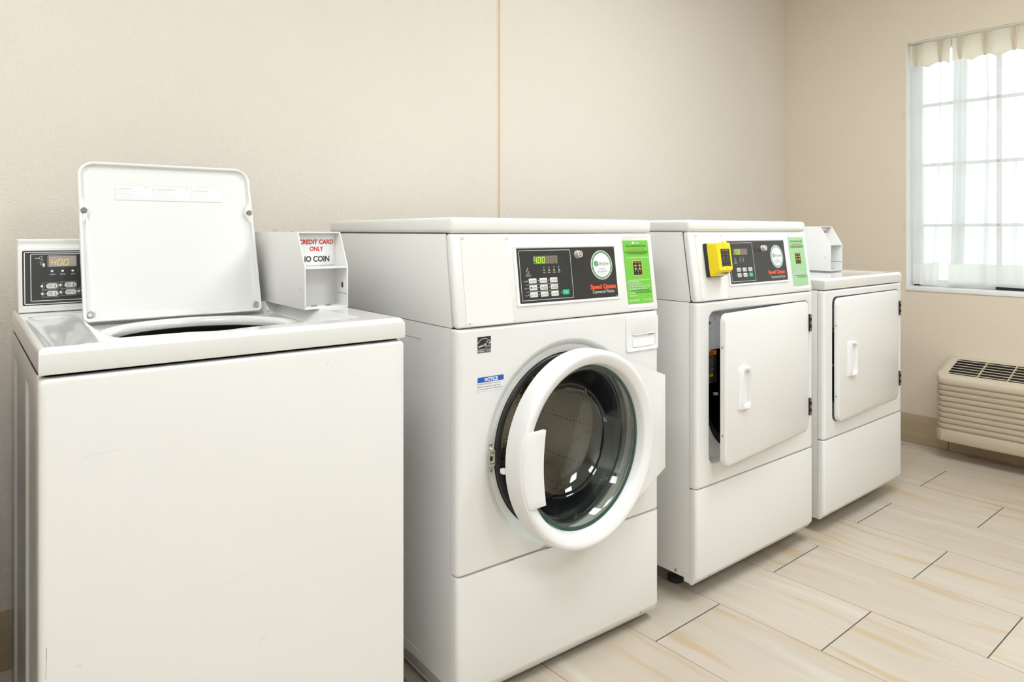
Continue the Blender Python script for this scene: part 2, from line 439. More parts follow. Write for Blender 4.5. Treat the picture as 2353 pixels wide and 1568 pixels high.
# loops sampled by ray angle about a centre
def sdf_rr(x, y, hw, hh, r):
    qx = abs(x)-(hw-r); qy = abs(y)-(hh-r)
    return sqrt(max(qx, 0)**2+max(qy, 0)**2)+min(max(qx, qy), 0)-r
def ray_rr(c, a, rc, hw, hh, r):
    dx, dy = cos(a), sin(a); lo, hi = 0.0, 4.0
    for _ in range(34):
        t = (lo+hi)/2
        if sdf_rr(c[0]+dx*t-rc[0], c[1]+dy*t-rc[1], hw, hh, r) < 0: lo = t
        else: hi = t
    return (c[0]+dx*lo, c[1]+dy*lo)
def angle_set(c, rrs, n=120):
    A = [2*pi*i/n for i in range(n)]
    for (rc, hw, hh, r) in rrs:
        for sx in (1, -1):
            for sy in (1, -1):
                for k in range(7):
                    t = k/6*pi/2
                    px = rc[0]+sx*(hw-r+r*cos(t)); py = rc[1]+sy*(hh-r+r*sin(t))
                    A.append(atan2(py-c[1], px-c[0]) % (2*pi))
    A.sort(); B = [A[0]]
    for a in A[1:]:
        if a-B[-1] > 1e-3: B.append(a)
    return B

def screw(parent, M, u, v, r=0.0035, m=WPLAST, cross=DARKT, name='screw'):
    mb = MB(); T = M @ Matrix.Translation((u, v, 0))
    mb.lathe([(r, 0), (r*0.98, r*0.25), (r*0.75, r*0.5), (0.0002, r*0.62)], m, 14, T)
    for d in (0, pi/2):
        dx, dy = cos(d+0.4), sin(d+0.4)
        line(mb, T, (-dx*r*0.42, -dy*r*0.42), (dx*r*0.42, dy*r*0.42), r*0.16, cross, r*0.66)
    return mb.build(name, parent)

# ------------------------------------------------------------------ room
XR, YB, XL, YF = 3.99, 2.194, -0.72, -2.6
WY0, WY1, WZ0, WZ1 = 0.10, 1.5206, 0.820, 2.108
def structure(name, mb, parent=None): 
    o = mb.build(name, parent)
    if parent is None: o['kind'] = 'structure'
    return o
mb = MB(); mb.box(XL-0.1, XR+0.2, YF-0.1, YB+0.1, -0.1, 0, TILE); structure('floor', mb)
mb = MB(); mb.box(XL-0.1, XR+0.2, YF-0.1, YB+0.1, CEIL, CEIL+0.1, CEILM); structure('ceiling', mb)
mb = MB(); mb.box(XL-0.1, XR+0.2, YB, YB+0.1, 0, CEIL, WALL); structure('wall_back', mb)
mb = MB(); mb.box(XL-0.1, XL, YF, YB, 0, CEIL, WALLP); structure('wall_left', mb)
mb = MB(); mb.box(XL-0.1, XR+0.2, YF-0.1, YF, 0, CEIL, WALLP); structure('wall_front', mb)
mb = MB(); T = 0.17
mb.box(XR, XR+T, YF, YB, 0, WZ0-0.012, WALLR)
mb.box(XR, XR+T, YF, YB, WZ1, CEIL, WALLR)
mb.box(XR, XR+T, WY1, YB, WZ0-0.012, WZ1, WALLR)
mb.box(XR, XR+T, YF, WY0, WZ0-0.012, WZ1, WALLR)
wr = structure('wall_right', mb)
mb = MB(); mb.box(XR-0.0006, XR, 1.528, 1.541, 1.705, 1.745, PATCH); mb.box(XR-0.0006, XR, 1.524, 1.537, 1.105, 1.135, PATCH)
mb.build('paint_patch', wr, label='paler touched-up paint beside the window')
# baseboards (15 cm tile skirting)
mb = MB(); mb.box(XL, XR, YB-0.009, YB, 0.001, 0.152, BASET, 0.001)
for i in range(10): mb.box(XL+0.35+0.60*i, XL+0.352+0.60*i, YB-0.0094, YB-0.0088, 0.002, 0.151, GROUT)
structure('baseboard_back', mb)
mb = MB(); mb.box(XR-0.009, XR, YF, YB, 0.001, 0.152, BASET, 0.001)
for i in range(8): mb.box(XR-0.0094, XR-0.0088, 1.3165-0.60*i, 1.3195-0.60*i, 0.002, 0.151, GROUT)
structure('baseboard_right', mb)
# vertical joint strip on the back wall
mb = MB(); xs = 1.7645
SEAM = mat('joint_line_brown', (0.30, 0.22, 0.13), 0.7); SEAMC = wall_mat('joint_strip_paint', (0.78, 0.66, 0.51), 0.05)  # dark brown line set in the joint
mb.prism([(xs-0.010, YB), (xs-0.001, YB-0.0025), (xs-0.001, YB)], 2, 0.15, CEIL, SEAMC)
mb.prism([(xs+0.001, YB), (xs+0.001, YB-0.0028), (xs+0.010, YB-0.0028), (xs+0.0125, YB)], 2, 0.15, CEIL, SEAMC)
mb.box(xs-0.001, xs+0.001, YB-0.0008, YB, 0.15, CEIL, SEAM)
structure('trim_1', mb)
# window
mb = MB(); F = XR+0.10
root = mb.box(F, F+0.05, WY0, WY1, WZ0, WZ0+0.035, VINYL, 0.002).box(F, F+0.05, WY0, WY1, WZ1-0.035, WZ1, VINYL, 0.002)\
    .box(F, F+0.05, WY0, WY0+0.035, WZ0, WZ1, VINYL, 0.002).box(F, F+0.05, WY1-0.035, WY1, WZ0, WZ1, VINYL, 0.002).build('window_1')
root['kind'] = 'structure'
mb = MB()
for y in (1.1346, 0.7486, 0.3626): mb.box(F+0.012, F+0.032, y-0.010, y+0.010, WZ0+0.035, WZ1-0.035, VINYL, 0.002)
for z in (1.781, 1.463, 1.142): mb.box(F+0.012, F+0.032, WY0+0.035, WY1-0.035, z-0.008, z+0.008, VINYL, 0.002)
mb.build('window_muntins', root)
mb = MB(); mb.box(F+0.020, F+0.024, WY0+0.03, WY1-0.03, WZ0+0.03, WZ1-0.03, PANE); mb.build('window_glass', root)
mb = MB(); mb.box(F-0.012, F-0.001, WY0+0.01, WY1-0.38, WZ0+0.002, WZ0+0.022, ACD, 0.002); mb.build('window_track', root, label='dark track at the foot of the window')
mb = MB(); mb.box(XR-0.006, F+0.02, WY0-0.005, WY1+0.004, WZ0-0.022, WZ0, VINYL, 0.003); mb.build('window_sill', root)
mb = MB()
mb.box(XR+0.001, F, WY1-0.002, WY1+0.001, WZ0, WZ1, VINYL); mb.box(XR+0.001, F, WY0-0.001, WY0+0.002, WZ0, WZ1, VINYL); mb.box(XR+0.001, F, WY0, WY1, WZ1-0.002, WZ1+0.001, VINYL)
mb.build('window_reveal', root)
# ground outside
mb = MB(); mb.box(4.4, 40, -30, 30, -0.6, -0.5, mat('outside_ground', (0.45, 0.50, 0.36), 0.9)); structure('ground_outside', mb)

# curtain rod and two sheer curtains hung inside the reveal
rod = thing('curtain_rod', 'flat cream curtain rod across the top of the window opening', 'curtain rod', (XR+0.03, 0.8, WZ1-0.02))
ML = Matrix.Translation((-(XR+0.03), -0.8, -(WZ1-0.02)))
RODM = mat('cream_rod_metal', (0.74, 0.67, 0.52), 0.4)
mb = MB(); mb.box(XR+0.006, XR+0.014, WY0+0.004, WY1-0.004, WZ1-0.011, WZ1-0.002, RODM, 0.001, M=ML); mb.build('rail', rod)
mb = MB(); mb.box(XR+0.006, XR+0.045, WY1-0.008, WY1-0.002, WZ1-0.012, WZ1-0.003, WPLAST, 0.002, M=ML); mb.build('bracket', rod)
mb = MB(); mb.box(XR+0.014, XR+0.045, 1.255, 1.285, WZ1-0.012, WZ1-0.003, WPLAST, 0.002, M=ML); mb.build('bracket', rod)

def curtain(label, yt0, yt1, yb0, yb1, pleats, ztop, zhead, zhem, zbot, seed, flop=None):
    """sheer panel from yt0 (window-left) to yt1; pleats = y positions of pinch pleats at the header"""
    rnd = random.Random(seed)
    root = thing('sheer_curtain', label, 'curtain', (XR+0.035, (yt0+yt1)/2, zbot), 0, 'sheer curtains at the window')
    ML = Matrix.Translation((-(XR+0.035), -(yt0+yt1)/2, -zbot))
    N = 220; zs = [ztop - (ztop-zbot)*i/70 for i in range(71)]
    ph = [rnd.uniform(0, 6.28) for _ in range(4)]
    def pt(t, z):
        f = (ztop-z)/(ztop-zbot)                # 0 top, 1 bottom
        e = min(f/0.25, 1.0)
        yt = yt0+(yt1-yt0)*t; yb = yb0+(yb1-yb0)*t
        y = yt+(yb-yt)*f
        dmin = min([abs(yt-p) for p in pleats] + [9])
        x = XR+0.032
        # header scallops between pleats
        x += 0.016*(1-math.exp(-(dmin/0.03)**2))*(1-e*0.6)*-1
        # long folds falling from each pleat
        amp = 0.011*(0.25+0.75*e)
        k = 2*pi*(len(pleats)*0.45)*t
        x += amp*(0.75*sin(2*k+ph[0])+0.45*sin(3.3*k+ph[1]+0.8*f))*min(1, e+0.15)
        y += 0.007*e*(sin(2*k+ph[0]+1.2)+0.6*sin(3.1*k+ph[2]))*(0.5 if t < 0.03 or t > 0.97 else 1)
        return (max(XR+0.008, min(XR+0.085, x)), y, z)
    def patch(z0, z1, m, name, lab=None, sag=None, dx=0.0, folds=False):
        mb = MB(); zz = [z for z in zs if z1 < z < z0]; zz = [z0]+zz+[z1]
        loops = []
        for z in zz:
            row = []
            for i in range(N+1):
                t = i/N; z2 = z
                if sag and z == z1:
                    yt = yt0+(yt1-yt0)*t
                    d = min([abs(yt-p) for p in pleats]+[9]); z2 = z-0.020*min(1, d/0.05)**2
                q = pt(t, z2); row.append((q[0]+dx, q[1], q[2]))
            loops.append(row)
        mb.loft(loops, m, closed=False, M=ML)
        if folds:                                                     # doubled cloth hanging from each pleat
            for p in pleats+([(yt0+0.0)-0.035] if yt0 < 1.4 else []):
                wide = p not in pleats; t = (p-yt0)/(yt1-yt0)
                for lay in ((0.005, 0.010) if wide else (0.005,)):
                    rows = []
                    for z in zz:
                        f = (zhead-z)/(zhead-zbot); hw = 0.030 if wide else 0.003+0.013*f
                        q = pt(t, z); yy = q[1]+0.010*sin(3.1*p+2.0*f)*f
                        rows.append([(q[0]+dx+lay+0.002*cos(pi*k/4), yy+hw*(k/2-1), z) for k in range(5)])
                    mb.loft(rows, m, closed=False, M=ML)
        return mb.build(name, root, lab, ang=80)
    patch(ztop, zhead, HEADC, 'curtain_header', 'cream pleated header tape', sag=True)
    patch(zhead, zhem, SHEER, 'curtain_cloth', dx=0.003, folds=True)
    patch(zhem, zbot, HEMC, 'curtain_hem', 'opaque hem band', dx=0.003)
    for p in pleats:
        mb = MB()
        for d in (-0.007, 0, 0.007):
            mb.tube([(XR+0.026-abs(d)*0.4, p+d*1.6, ztop-0.004), (XR+0.020, p+d*1.2, (ztop+zhead)/2), (XR+0.022, p+d*0.15, zhead-0.004)], 0.0045, HEADC, 8, ML)
        mb.build('pinch_pleat', root)
    return root
curtain('narrow sheer white curtain panel at the left edge of the window', 1.512, 1.315, 1.497, 1.372, [1.480, 1.365], 2.093, 1.985, 0.938, 0.832, 3)
curtain('wide sheer white curtain panel covering most of the window', 1.31, 0.12, 1.335, 0.12, [1.275, 1.165, 1.045, 0.925, 0.80, 0.68, 0.56, 0.44, 0.32, 0.20], 2.093, 1.985, 0.945, 0.838, 11)

# ceiling lamps (above the frame; they light the room)
DIFF = mat('lamp_diffuser', (0.9, 0.9, 0.88), 0.4, emit=(1.0, 0.965, 0.90), estr=9.0)
for (lx, ly, pw), where in zip(LAMPS, ('closest to the left wall', 'right above the row of machines', 'farthest from the row of machines')):
    t = thing('ceiling_light', 'white rectangular ceiling light '+where, 'ceiling light', (lx, ly, CEIL), 0, 'ceiling lights')
    mb = MB()
    for (a0, a1, b0, b1) in ((-0.31, -0.285, -0.61, 0.61), (0.285, 0.31, -0.61, 0.61), (-0.285, 0.285, -0.61, -0.585), (-0.285, 0.285, 0.585, 0.61)):
        mb.box(a0, a1, b0, b1, -0.05, 0, WPLAST)
    mb.build('frame', t)
    mb = MB(); mb.box(-0.285, 0.285, -0.585, 0.585, -0.03, -0.02, DIFF); mb.build('diffuser', t)

# unseen low cabinet, added to darken the gap left of the first washer
def shade_cabinet():
    root = thing('shade_cabinet', 'unseen low tan cabinet added to shade the gap left of the top-load washer', 'cabinet', (-0.285, 1.75, 0))
    WOOD = mat('tan_cabinet_laminate', (0.42, 0.32, 0.21), 0.45, var=0.06, vscale=8)
    mb = MB(); mb.box(-0.30, 0.30, -0.40, 0.42, 0.08, 0.88, WOOD, 0.002).box(-0.28, 0.28, -0.35, 0.42, 0.0, 0.08, WOOD); mb.build('body', root)
    mb = MB(); mb.box(-0.31, 0.31, -0.43, 0.42, 0.88, 0.91, CREAM, 0.003); mb.build('worktop', root)
    for x in (-0.149, 0.149):
        mb = MB(); mb.box(x-0.146, x+0.146, -0.420, -0.401, 0.10, 0.87, WOOD, 0.002); d = mb.build('door', root)
        mb = MB(); hx = x+(0.11 if x < 0 else -0.11); mb.tube([(hx, -0.420, 0.66), (hx, -0.445, 0.665), (hx, -0.445, 0.775), (hx, -0.420, 0.78)], 0.005, CHROME, 10); mb.build('door_handle', d)
shade_cabinet()

# ------------------------------------------------------------------ air conditioner under the window
def air_conditioner():
    x0, x1, y0, y1 = 3.772, XR-0.0005, 0.22, 1.312
    root = thing('air_conditioner', 'beige wall air conditioner with horizontal louvres under the window', 'air conditioner', ((x0+x1)/2, (y0+y1)/2, 0))
    cx, cy = (x0+x1)/2, (y0+y1)/2
    ML = Matrix.Translation((-cx, -cy, 0))
    xb = x1+0.06                                    # rounded rect continues into the wall, clipped at the wall plane
    rc = ((x0+xb)/2, cy); hw, hh = (xb-x0)/2, (y1-y0)/2; R = 0.045
    gx0, gx1, gy0, gy1 = x0+0.045, x1-0.022, y0+0.03, 1.268
    gc = ((gx0+gx1)/2, (gy0+gy1)/2)
    C = gc
    rrs = [(rc, hw-d, hh-d, max(R-d, 0.01)) for d in (0, 0.012)] + [(gc, (gx1-gx0)/2, (gy1-gy0)/2, 0.012)]
    A = angle_set(C, rrs, 200)
    def loop(d, zf):
        l = []
        for a in A:
            p = ray_rr(C, a, rc, hw-d, hh-d, max(R-d, 0.012))
            if p[0] > x1:
                k = (x1-C[0])/(p[0]-C[0]); p = (x1, C[1]+(p[1]-C[1])*k)
            l.append((p[0], p[1], zf(p[0])))
        return l
    L = [loop(0.030, lambda x: 0.098), loop(0.008, lambda x: 0.098), loop(0.0, lambda x: 0.106)]
    n = 9; zt, zb_ = 0.368, 0.158; st = (zt-zb_)/(n-1)
    for i in range(n):
        z = zb_+i*st
        L += [loop(0.0, lambda x, z=z: z-0.003), loop(0.011, lambda x, z=z: z-0.0015), loop(0.013, lambda x, z=z: z+0.003), loop(0.0065, lambda x, z=z: z+0.0045), loop(0.0015, lambda x, z=z: z+0.009)]
    top = lambda x, o=0.0: 0.408+(x-x0)/(x1-x0)*0.074-o
    L += [loop(0.0, lambda x: 0.385), loop(0.0, lambda x: top(x0)-0.010), loop(0.003, lambda x: top(x, 0.004)), loop(0.010, lambda x: top(x))]
    def gl(ins, o):
        return [(*ray_rr(C, a, gc, (gx1-gx0)/2-ins, (gy1-gy0)/2-ins, 0.012), 0) for a in A], o
    for ins, o in ((-0.010, 0.0), (0.0, 0.003), (0.001, 0.042)):
        pts, o = gl(ins, o); L.append([(p[0], p[1], top(p[0], o)) for p in pts])
    mb = MB(); mb.loft(L[:-1], ACM, True, cap0=True, M=ML)
    mb.build('cover', root, ang=45)
    mb = MB(); mb.loft(L[-2:], ACD, True, M=ML); pts, o = gl(0.0005, 0.021)  # recess walls and floor painted dark for the shade inside
    mb.add([(p[0], p[1], top(p[0], 0.041)) for p in pts], [tuple(range(len(pts)))], ACD, ML)
    mb.build('vent_recess', root, label='vent recess coloured dark for the shade behind the slats')
    mb = MB()
    for i in range(6):
        x = gx0+(gx1-gx0)*(i+0.5)/6
        z = top(x, 0.0035); mb.prism([(x-0.006, z-0.0009), (x+0.006, z-0.0009), (x+0.006, z+0.0009), (x-0.006, z+0.0009)], 1, gy0, gy1, ACM, M=ML)
    y = 1.142
    while y > gy0:
        mb.box(gx0, gx1, y-0.0022, y+0.0022, 0, 0.012, ACM, M=ML @ Matrix.Translation((0, 0, 0)) @ Matrix(((1, 0, 0, 0), (0, 1, 0, 0), ((0.074/(x1-x0)), 0, 1, 0.408-x0*0.074/(x1-x0)-0.013), (0, 0, 0, 1))))
        y -= 0.121
    mb.build('vent_grille', root)
air_conditioner()

# ------------------------------------------------------------------ machine pieces
def feet(root, W, D, ys=(0.085,), zt=0.04):
    for x in (0.072, W-0.072):
        for y in (0.135, D-0.06):
            mb = MB(); T = Matrix.Translation((x, y, 0))
            mb.lathe([(0.024, 0.0), (0.026, 0.004), (0.025, 0.014), (0.018, 0.020), (0.008, 0.022), (0.008, zt+0.01)], RUBBER, 20, T, cap0=True)
            mb.build('foot', root)
def slab_loops(C, A, rc, hw, hh, rx, rz, y0=0.0, depth=0.026, inner_r=0.006):
    """rounded front slab, from the back edge round to the face"""
    L = []
    def lp(fx, fz, y): return [(p[0], y, p[1]) for p in (ray_rr(C, a, rc, hw-fx, hh-fz, inner_r) for a in A)]
    L.append(lp(0, 0, y0+depth))
    for k in range(6):
        t = k/5*pi/2
        L.append(lp(rx*(1-cos(t)), rz*(1-cos(t)), y0+rx*(1-sin(t))))
    return L
def lower_panel(root, W, z0, z2, zb, ylow=0.018):
    mb = MB(); R = 0.013; loops = []
    def prof(x, d):
        return [(x, d+0.0045, z2), (x, d+0.0013, z2-0.0013), (x, d, z2-0.0045), (x, d, zb+0.002), (x, d+0.0008, zb-0.002), (x, max(ylow, d+0.002)-0.002, z0+0.002), (x, max(ylow, d+0.002)+0.001, z0), (x, 0.0262, z0), (x, 0.0262, z2)]
    xs = [(R*(1-cos(k/6*pi/2)), R*(1-sin(k/6*pi/2))) for k in range(7)]
    for x, d in xs: loops.append(prof(x, d))
    for x, d in reversed(xs): loops.append(prof(W-x, d))
    mb.loft(loops, ENAMEL2, True, True, True)
    return mb.build('lower_panel', root)
def cabinet(root, W, D, z0, z1, upper=None, ysl=0.0):
    """sheet-metal body: two sides, back and bottom; upper = (ztop, yfront) adds side walls behind the console"""
    mb = MB(); t = 0.004; yf = 0.027
    for x0, x1 in ((0, t), (W-t, W)):
        mb.box(x0, x1, yf, D, z0, z1, ENAMEL, 0.0015)
        if upper: mb.prism([(0.024, z1+0.0012), (D, z1+0.0012), (D, upper[0]), (upper[1]+0.024, upper[0])], 0, x0, x1, ENAMEL, 0.0015)
    mb.box(t, W-t, D-t, D, z0, upper[0] if upper else z1, ENAMEL)
    mb.box(t, W-t, yf+0.01, D-t, z0+0.01, z0+0.014, ENAMEL)
    return mb
def slanted(z1, zl, yl):
    n = sqrt(yl*yl+(zl-z1)**2)
    return frame((0, 0, z1), (1, 0, 0), (0, yl/n, (zl-z1)/n), (0, -(zl-z1)/n, yl/n)), n

def round_sticker(parent, M, cu, cv, r, pale=False):
    mb = MB(); g = DGREEN if not pale else mat('pale_green_ring', (0.20, 0.36, 0.28), 0.3)
    T = M @ Matrix.Translation((0, 0, 0.0012))
    mb.lathe([(r, 0), (r, 0.0006), (0.0001, 0.0006)], STICK, 48, T @ Matrix.Translation((cu, cv, 0)))
    n = 0.0010
    ring(mb, T, cu, cv, r*0.95, r*0.82, g, n, 60)
    circ_text(mb, T, 'This Machine is Connected and Serviced By', cu, cv, r*0.885, r*0.075, STICK, pi/2, 3.5, n=n+0.0003)
    circ_text(mb, T, 'All Purchases Are Final. Machine Support Only', cu, cv, r*0.885, r*0.075, STICK, -pi/2, 2.3, True, n=n+0.0003)
    dc = mat('ink_on_sticker', (0.16, 0.18, 0.17), 0.4)
    # leaf emblem
    disc(mb, T, cu-r*0.53, cv+r*0.10, r*0.19, g, n, 30)
    for k in range(3):
        a = 0.5+k*0.45
        line(mb, T, (cu-r*0.60, cv-r*0.02+k*r*0.04), (cu-r*0.60+r*0.24*cos(a), cv+r*0.24*sin(a)), r*0.022, STICK, n+0.0003)
    text(mb, T, 'UltraServ', cu+r*0.20, cv+r*0.11, r*0.21, dc, r*1.12, n=n)
    text(mb, T, 'ENHANCED SERVICE', cu+r*0.24, cv-r*0.06, r*0.05, LINEG, r*0.95, n=n)
    text(mb, T, 'For Service', cu, cv-r*0.25, r*0.10, dc, r*0.58, n=n)
    text(mb, T, '877-818-7376', cu, cv-r*0.45, r*0.13, dc, r*0.92, n=n)
    text(mb, T, 'M-F 8:00 - 5:00 PST', cu, cv-r*0.63, r*0.07, LINEG, r*0.6, n=n)
    return mb.build('round_service_sticker', parent)

def instruction_label(parent, M, u0, u1, v0, v1, pale=False):
    mb = MB(); T = M @ Matrix.Translation((0, 0, 0.0006)); G = GREENGLARE if pale else GREEN
    w = u1-u0; h = v1-v0; cu = (u0+u1)/2
    mb.box(u0, u1, v0, v1, 0, 0.0005, G, M=T)
    n = 0.0009; V = lambda k: v1-h*k; Dk = mat('dark_olive_print', (0.03, 0.10, 0.02), 0.5)
    disc(mb, T, cu-w*0.11, V(0.040), w*0.035, LINEW, n, 16)
    text(mb, T, 'UltraServ', cu+w*0.04, V(0.038), w*0.055, LINEW, w*0.24, n=n)
    text(mb, T, 'GUEST LAUNDRY INSTRUCTIONS', cu, V(0.088), w*0.055, Dk, w*0.80, n=n, bold=0.01)
    text(mb, T, 'CREDIT CARD ONLY. NO COINS.', cu, V(0.146), w*0.052, ORANGE, w*0.66, n=n, bold=0.004)
    text(mb, T, 'USE AT YOUR OWN RISK. COMPANY IS NOT RESPONSIBLE', cu, V(0.186), w*0.038, Dk, w*0.93, n=n, bold=0.01)
    text(mb, T, 'FOR ANY LOST, STOLEN, OR DAMAGED ITEMS.', cu, V(0.212), w*0.038, Dk, w*0.75, n=n, bold=0.01)
    text(mb, T, '1   Choose Desired Machine (Top #1, Dry #2, Washer #3, Wash #4)', cu+w*0.02, V(0.272), w*0.036, LINEW, w*0.90, n=n, bold=0.015)
    # picture of the card reader keypad
    pu0, pu1, pv0, pv1 = cu-w*0.20, cu+w*0.18, V(0.565), V(0.318)
    rrect(mb, T, pu0, pu1, pv0, pv1, w*0.04, YDARK, n); pw = pu1-pu0; phh = pv1-pv0
    rrect(mb, T, pu0+w*0.02, pu1-w*0.02, pv0+w*0.025, pv1-w*0.02, w*0.02, BLACK, n+0.0003)
    text(mb, T, 'Choose Desired Machine', (pu0+pu1)/2, pv1-phh*0.11, w*0.035, LINEW, pw*0.72, n=n+0.0006)
    for r_ in range(2):
        for c_ in range(2):
            xx = pu0+pw*(0.29+0.42*c_); yy = pv1-phh*(0.26+0.22*r_)
            text(mb, T, str(1+c_+2*r_), xx, yy, w*0.05, LINEW, n=n+0.0006)
            rect(mb, T, xx-pw*0.13, xx+pw*0.13, yy-phh*0.12, yy-phh*0.06, YDARK, n+0.0006)
    for k, ch in enumerate('<0>'): text(mb, T, ch, pu0+pw*(0.2+0.3*k), pv1-phh*0.70, w*0.055, LINEG, n=n+0.0006)
    for k, ch in enumerate('-=+'): text(mb, T, ch, pu0+pw*(0.2+0.3*k), pv1-phh*0.87, w*0.045, LINEG, n=n+0.0006)
    items = [(0.630, '2   Watch the Machine Status Number shown on the Yellow', 0.90), (0.654, '     Reader Payment Display', 0.45), (0.690, '3   Swipe, Tap, or Insert Card Payment', 0.56), (0.728, '4   On the Machine Selected, Select Load Type & Temperature', 0.92),
             (0.768, '5   Add Liquid Detergent, Softener or Color Safe Bleach', 0.78), (0.830, '6   Load Clothes', 0.26), (0.872, '7   Press Start Button', 0.34)]
    for k, s, ww in items: text(mb, T, s, u0+w*0.04, V(k), w*0.040, LINEW, w*ww*0.98, 'l', 0.015, n=n)
    text(mb, T, 'DO NOT USE POWDERED SOAP, PODS OR TABLETS', u0+w*0.15, V(0.795), w*0.038, Dk, w*0.74, 'l', 0.01, n=n)
    text(mb, T, 'DO NOT OVERLOAD WASHER AND DRYER', u0+w*0.33, V(0.828), w*0.036, Dk, w*0.62, 'l', 0.01, n=n)
    text(mb, T, 'Washer Time: 30 Minutes', u0+w*0.04, V(0.945), w*0.048, LINEW, w*0.42, 'l', 0.015, n=n)
    text(mb, T, 'Dryer Time: 45 Minutes', u1-w*0.03, V(0.945), w*0.048, LINEW, w*0.38, 'r', 0.015, n=n)
    return mb.build('instruction_label', parent, 'green instruction label' if not pale else 'green instruction label paled by painted window glare')

def key_lock(parent, M, u, v):
    mb = MB(); T = M @ Matrix.Translation((u, v, 0))
    mb.lathe([(0.0105, 0), (0.0105, 0.003), (0.0095, 0.004), (0.0092, 0.012), (0.0082, 0.014), (0.0055, 0.014), (0.0050, 0.012), (0.0036, 0.012), (0.0034, 0.0138), (0.0001, 0.0140)], LOCKM, 28, T)
    ring(mb, T, 0, 0, 0.0052, 0.0038, BLACK, 0.0124, 20)
    return mb.build('key_lock', parent, 'satin metal key lock')

def glyph(mb, M, kind, u, v, s, m, n):
    if kind == 'dots':
        for k in range(5): disc(mb, M, u+s*(0.5*((k*37) % 10)/10-0.25)*2, v+s*(0.5*((k*53+3) % 10)/10-0.25)*2, s*0.10*(1+(k % 2)), m, n, 8)
    elif kind == 'therm':
        line(mb, M, (u, v-s*0.2), (u, v+s*0.75), s*0.26, m, n); disc(mb, M, u, v-s*0.5, s*0.30, m, n, 12)
    elif kind == 'thermo':
        rline(mb, M, u-s*0.14, u+s*0.14, v-s*0.4, v+s*0.8, s*0.1, s*0.07, m, n); ring(mb, M, u, v-s*0.5, s*0.30, s*0.22, m, n, 12)
    elif kind == 'shirt':
        mb.add([(u-s*0.4, v-s*0.6, n), (u+s*0.4, v-s*0.6, n), (u+s*0.4, v+s*0.2, n), (u+s*0.7, v+s*0.1, n), (u+s*0.5, v+s*0.6, n), (u, v+s*0.5, n), (u-s*0.5, v+s*0.6, n), (u-s*0.7, v+s*0.1, n), (u-s*0.4, v+s*0.2, n)], [tuple(range(9))], m, M)
    elif kind == 'drop': disc(mb, M, u, v+s*0.2, s*0.28, m, n, 10); rline(mb, M, u-s*0.35, u+s*0.35, v-s*0.7, v-s*0.1, s*0.05, s*0.07, m, n)
    elif kind == 'tub':
        rline(mb, M, u-s*0.6, u+s*0.6, v-s*0.5, v+s*0.3, s*0.1, s*0.14, m, n); line(mb, M, (u-s*0.8, v+s*0.35), (u+s*0.8, v+s*0.35), s*0.14, m, n)
    elif kind == 'rinse':
        for k in range(3): line(mb, M, (u-s*0.6, v+s*(0.4-0.4*k)), (u+s*0.6, v+s*(0.4-0.4*k)), s*0.14, m, n)
        rline(mb, M, u-s*0.6, u+s*0.6, v-s*0.6, v+s*0.6, s*0.1, s*0.12, m, n)
    elif kind == 'spin': ring(mb, M, u, v, s*0.6, s*0.38, m, n, 16); line(mb, M, (u-s*0.5, v-s*0.6), (u+s*0.5, v-s*0.6), s*0.12, m, n)
    elif kind == 'lock': rrect(mb, M, u-s*0.4, u+s*0.4, v-s*0.7, v+s*0.3, s*0.1, m, n); ring(mb, M, u, v+s*0.35, s*0.3, s*0.18, m, n, 12)
    elif kind == 'card': line(mb, M, (u-s*0.9, v-s*0.7), (u+s*0.2, v+s*0.9), s*0.12, m, n); disc(mb, M, u-s*0.7, v+s*0.4, s*0.28, m, n, 8); rline(mb, M, u+s*0.1, u+s*1.0, v-s*0.7, v-s*0.1, s*0.05, s*0.12, m, n)

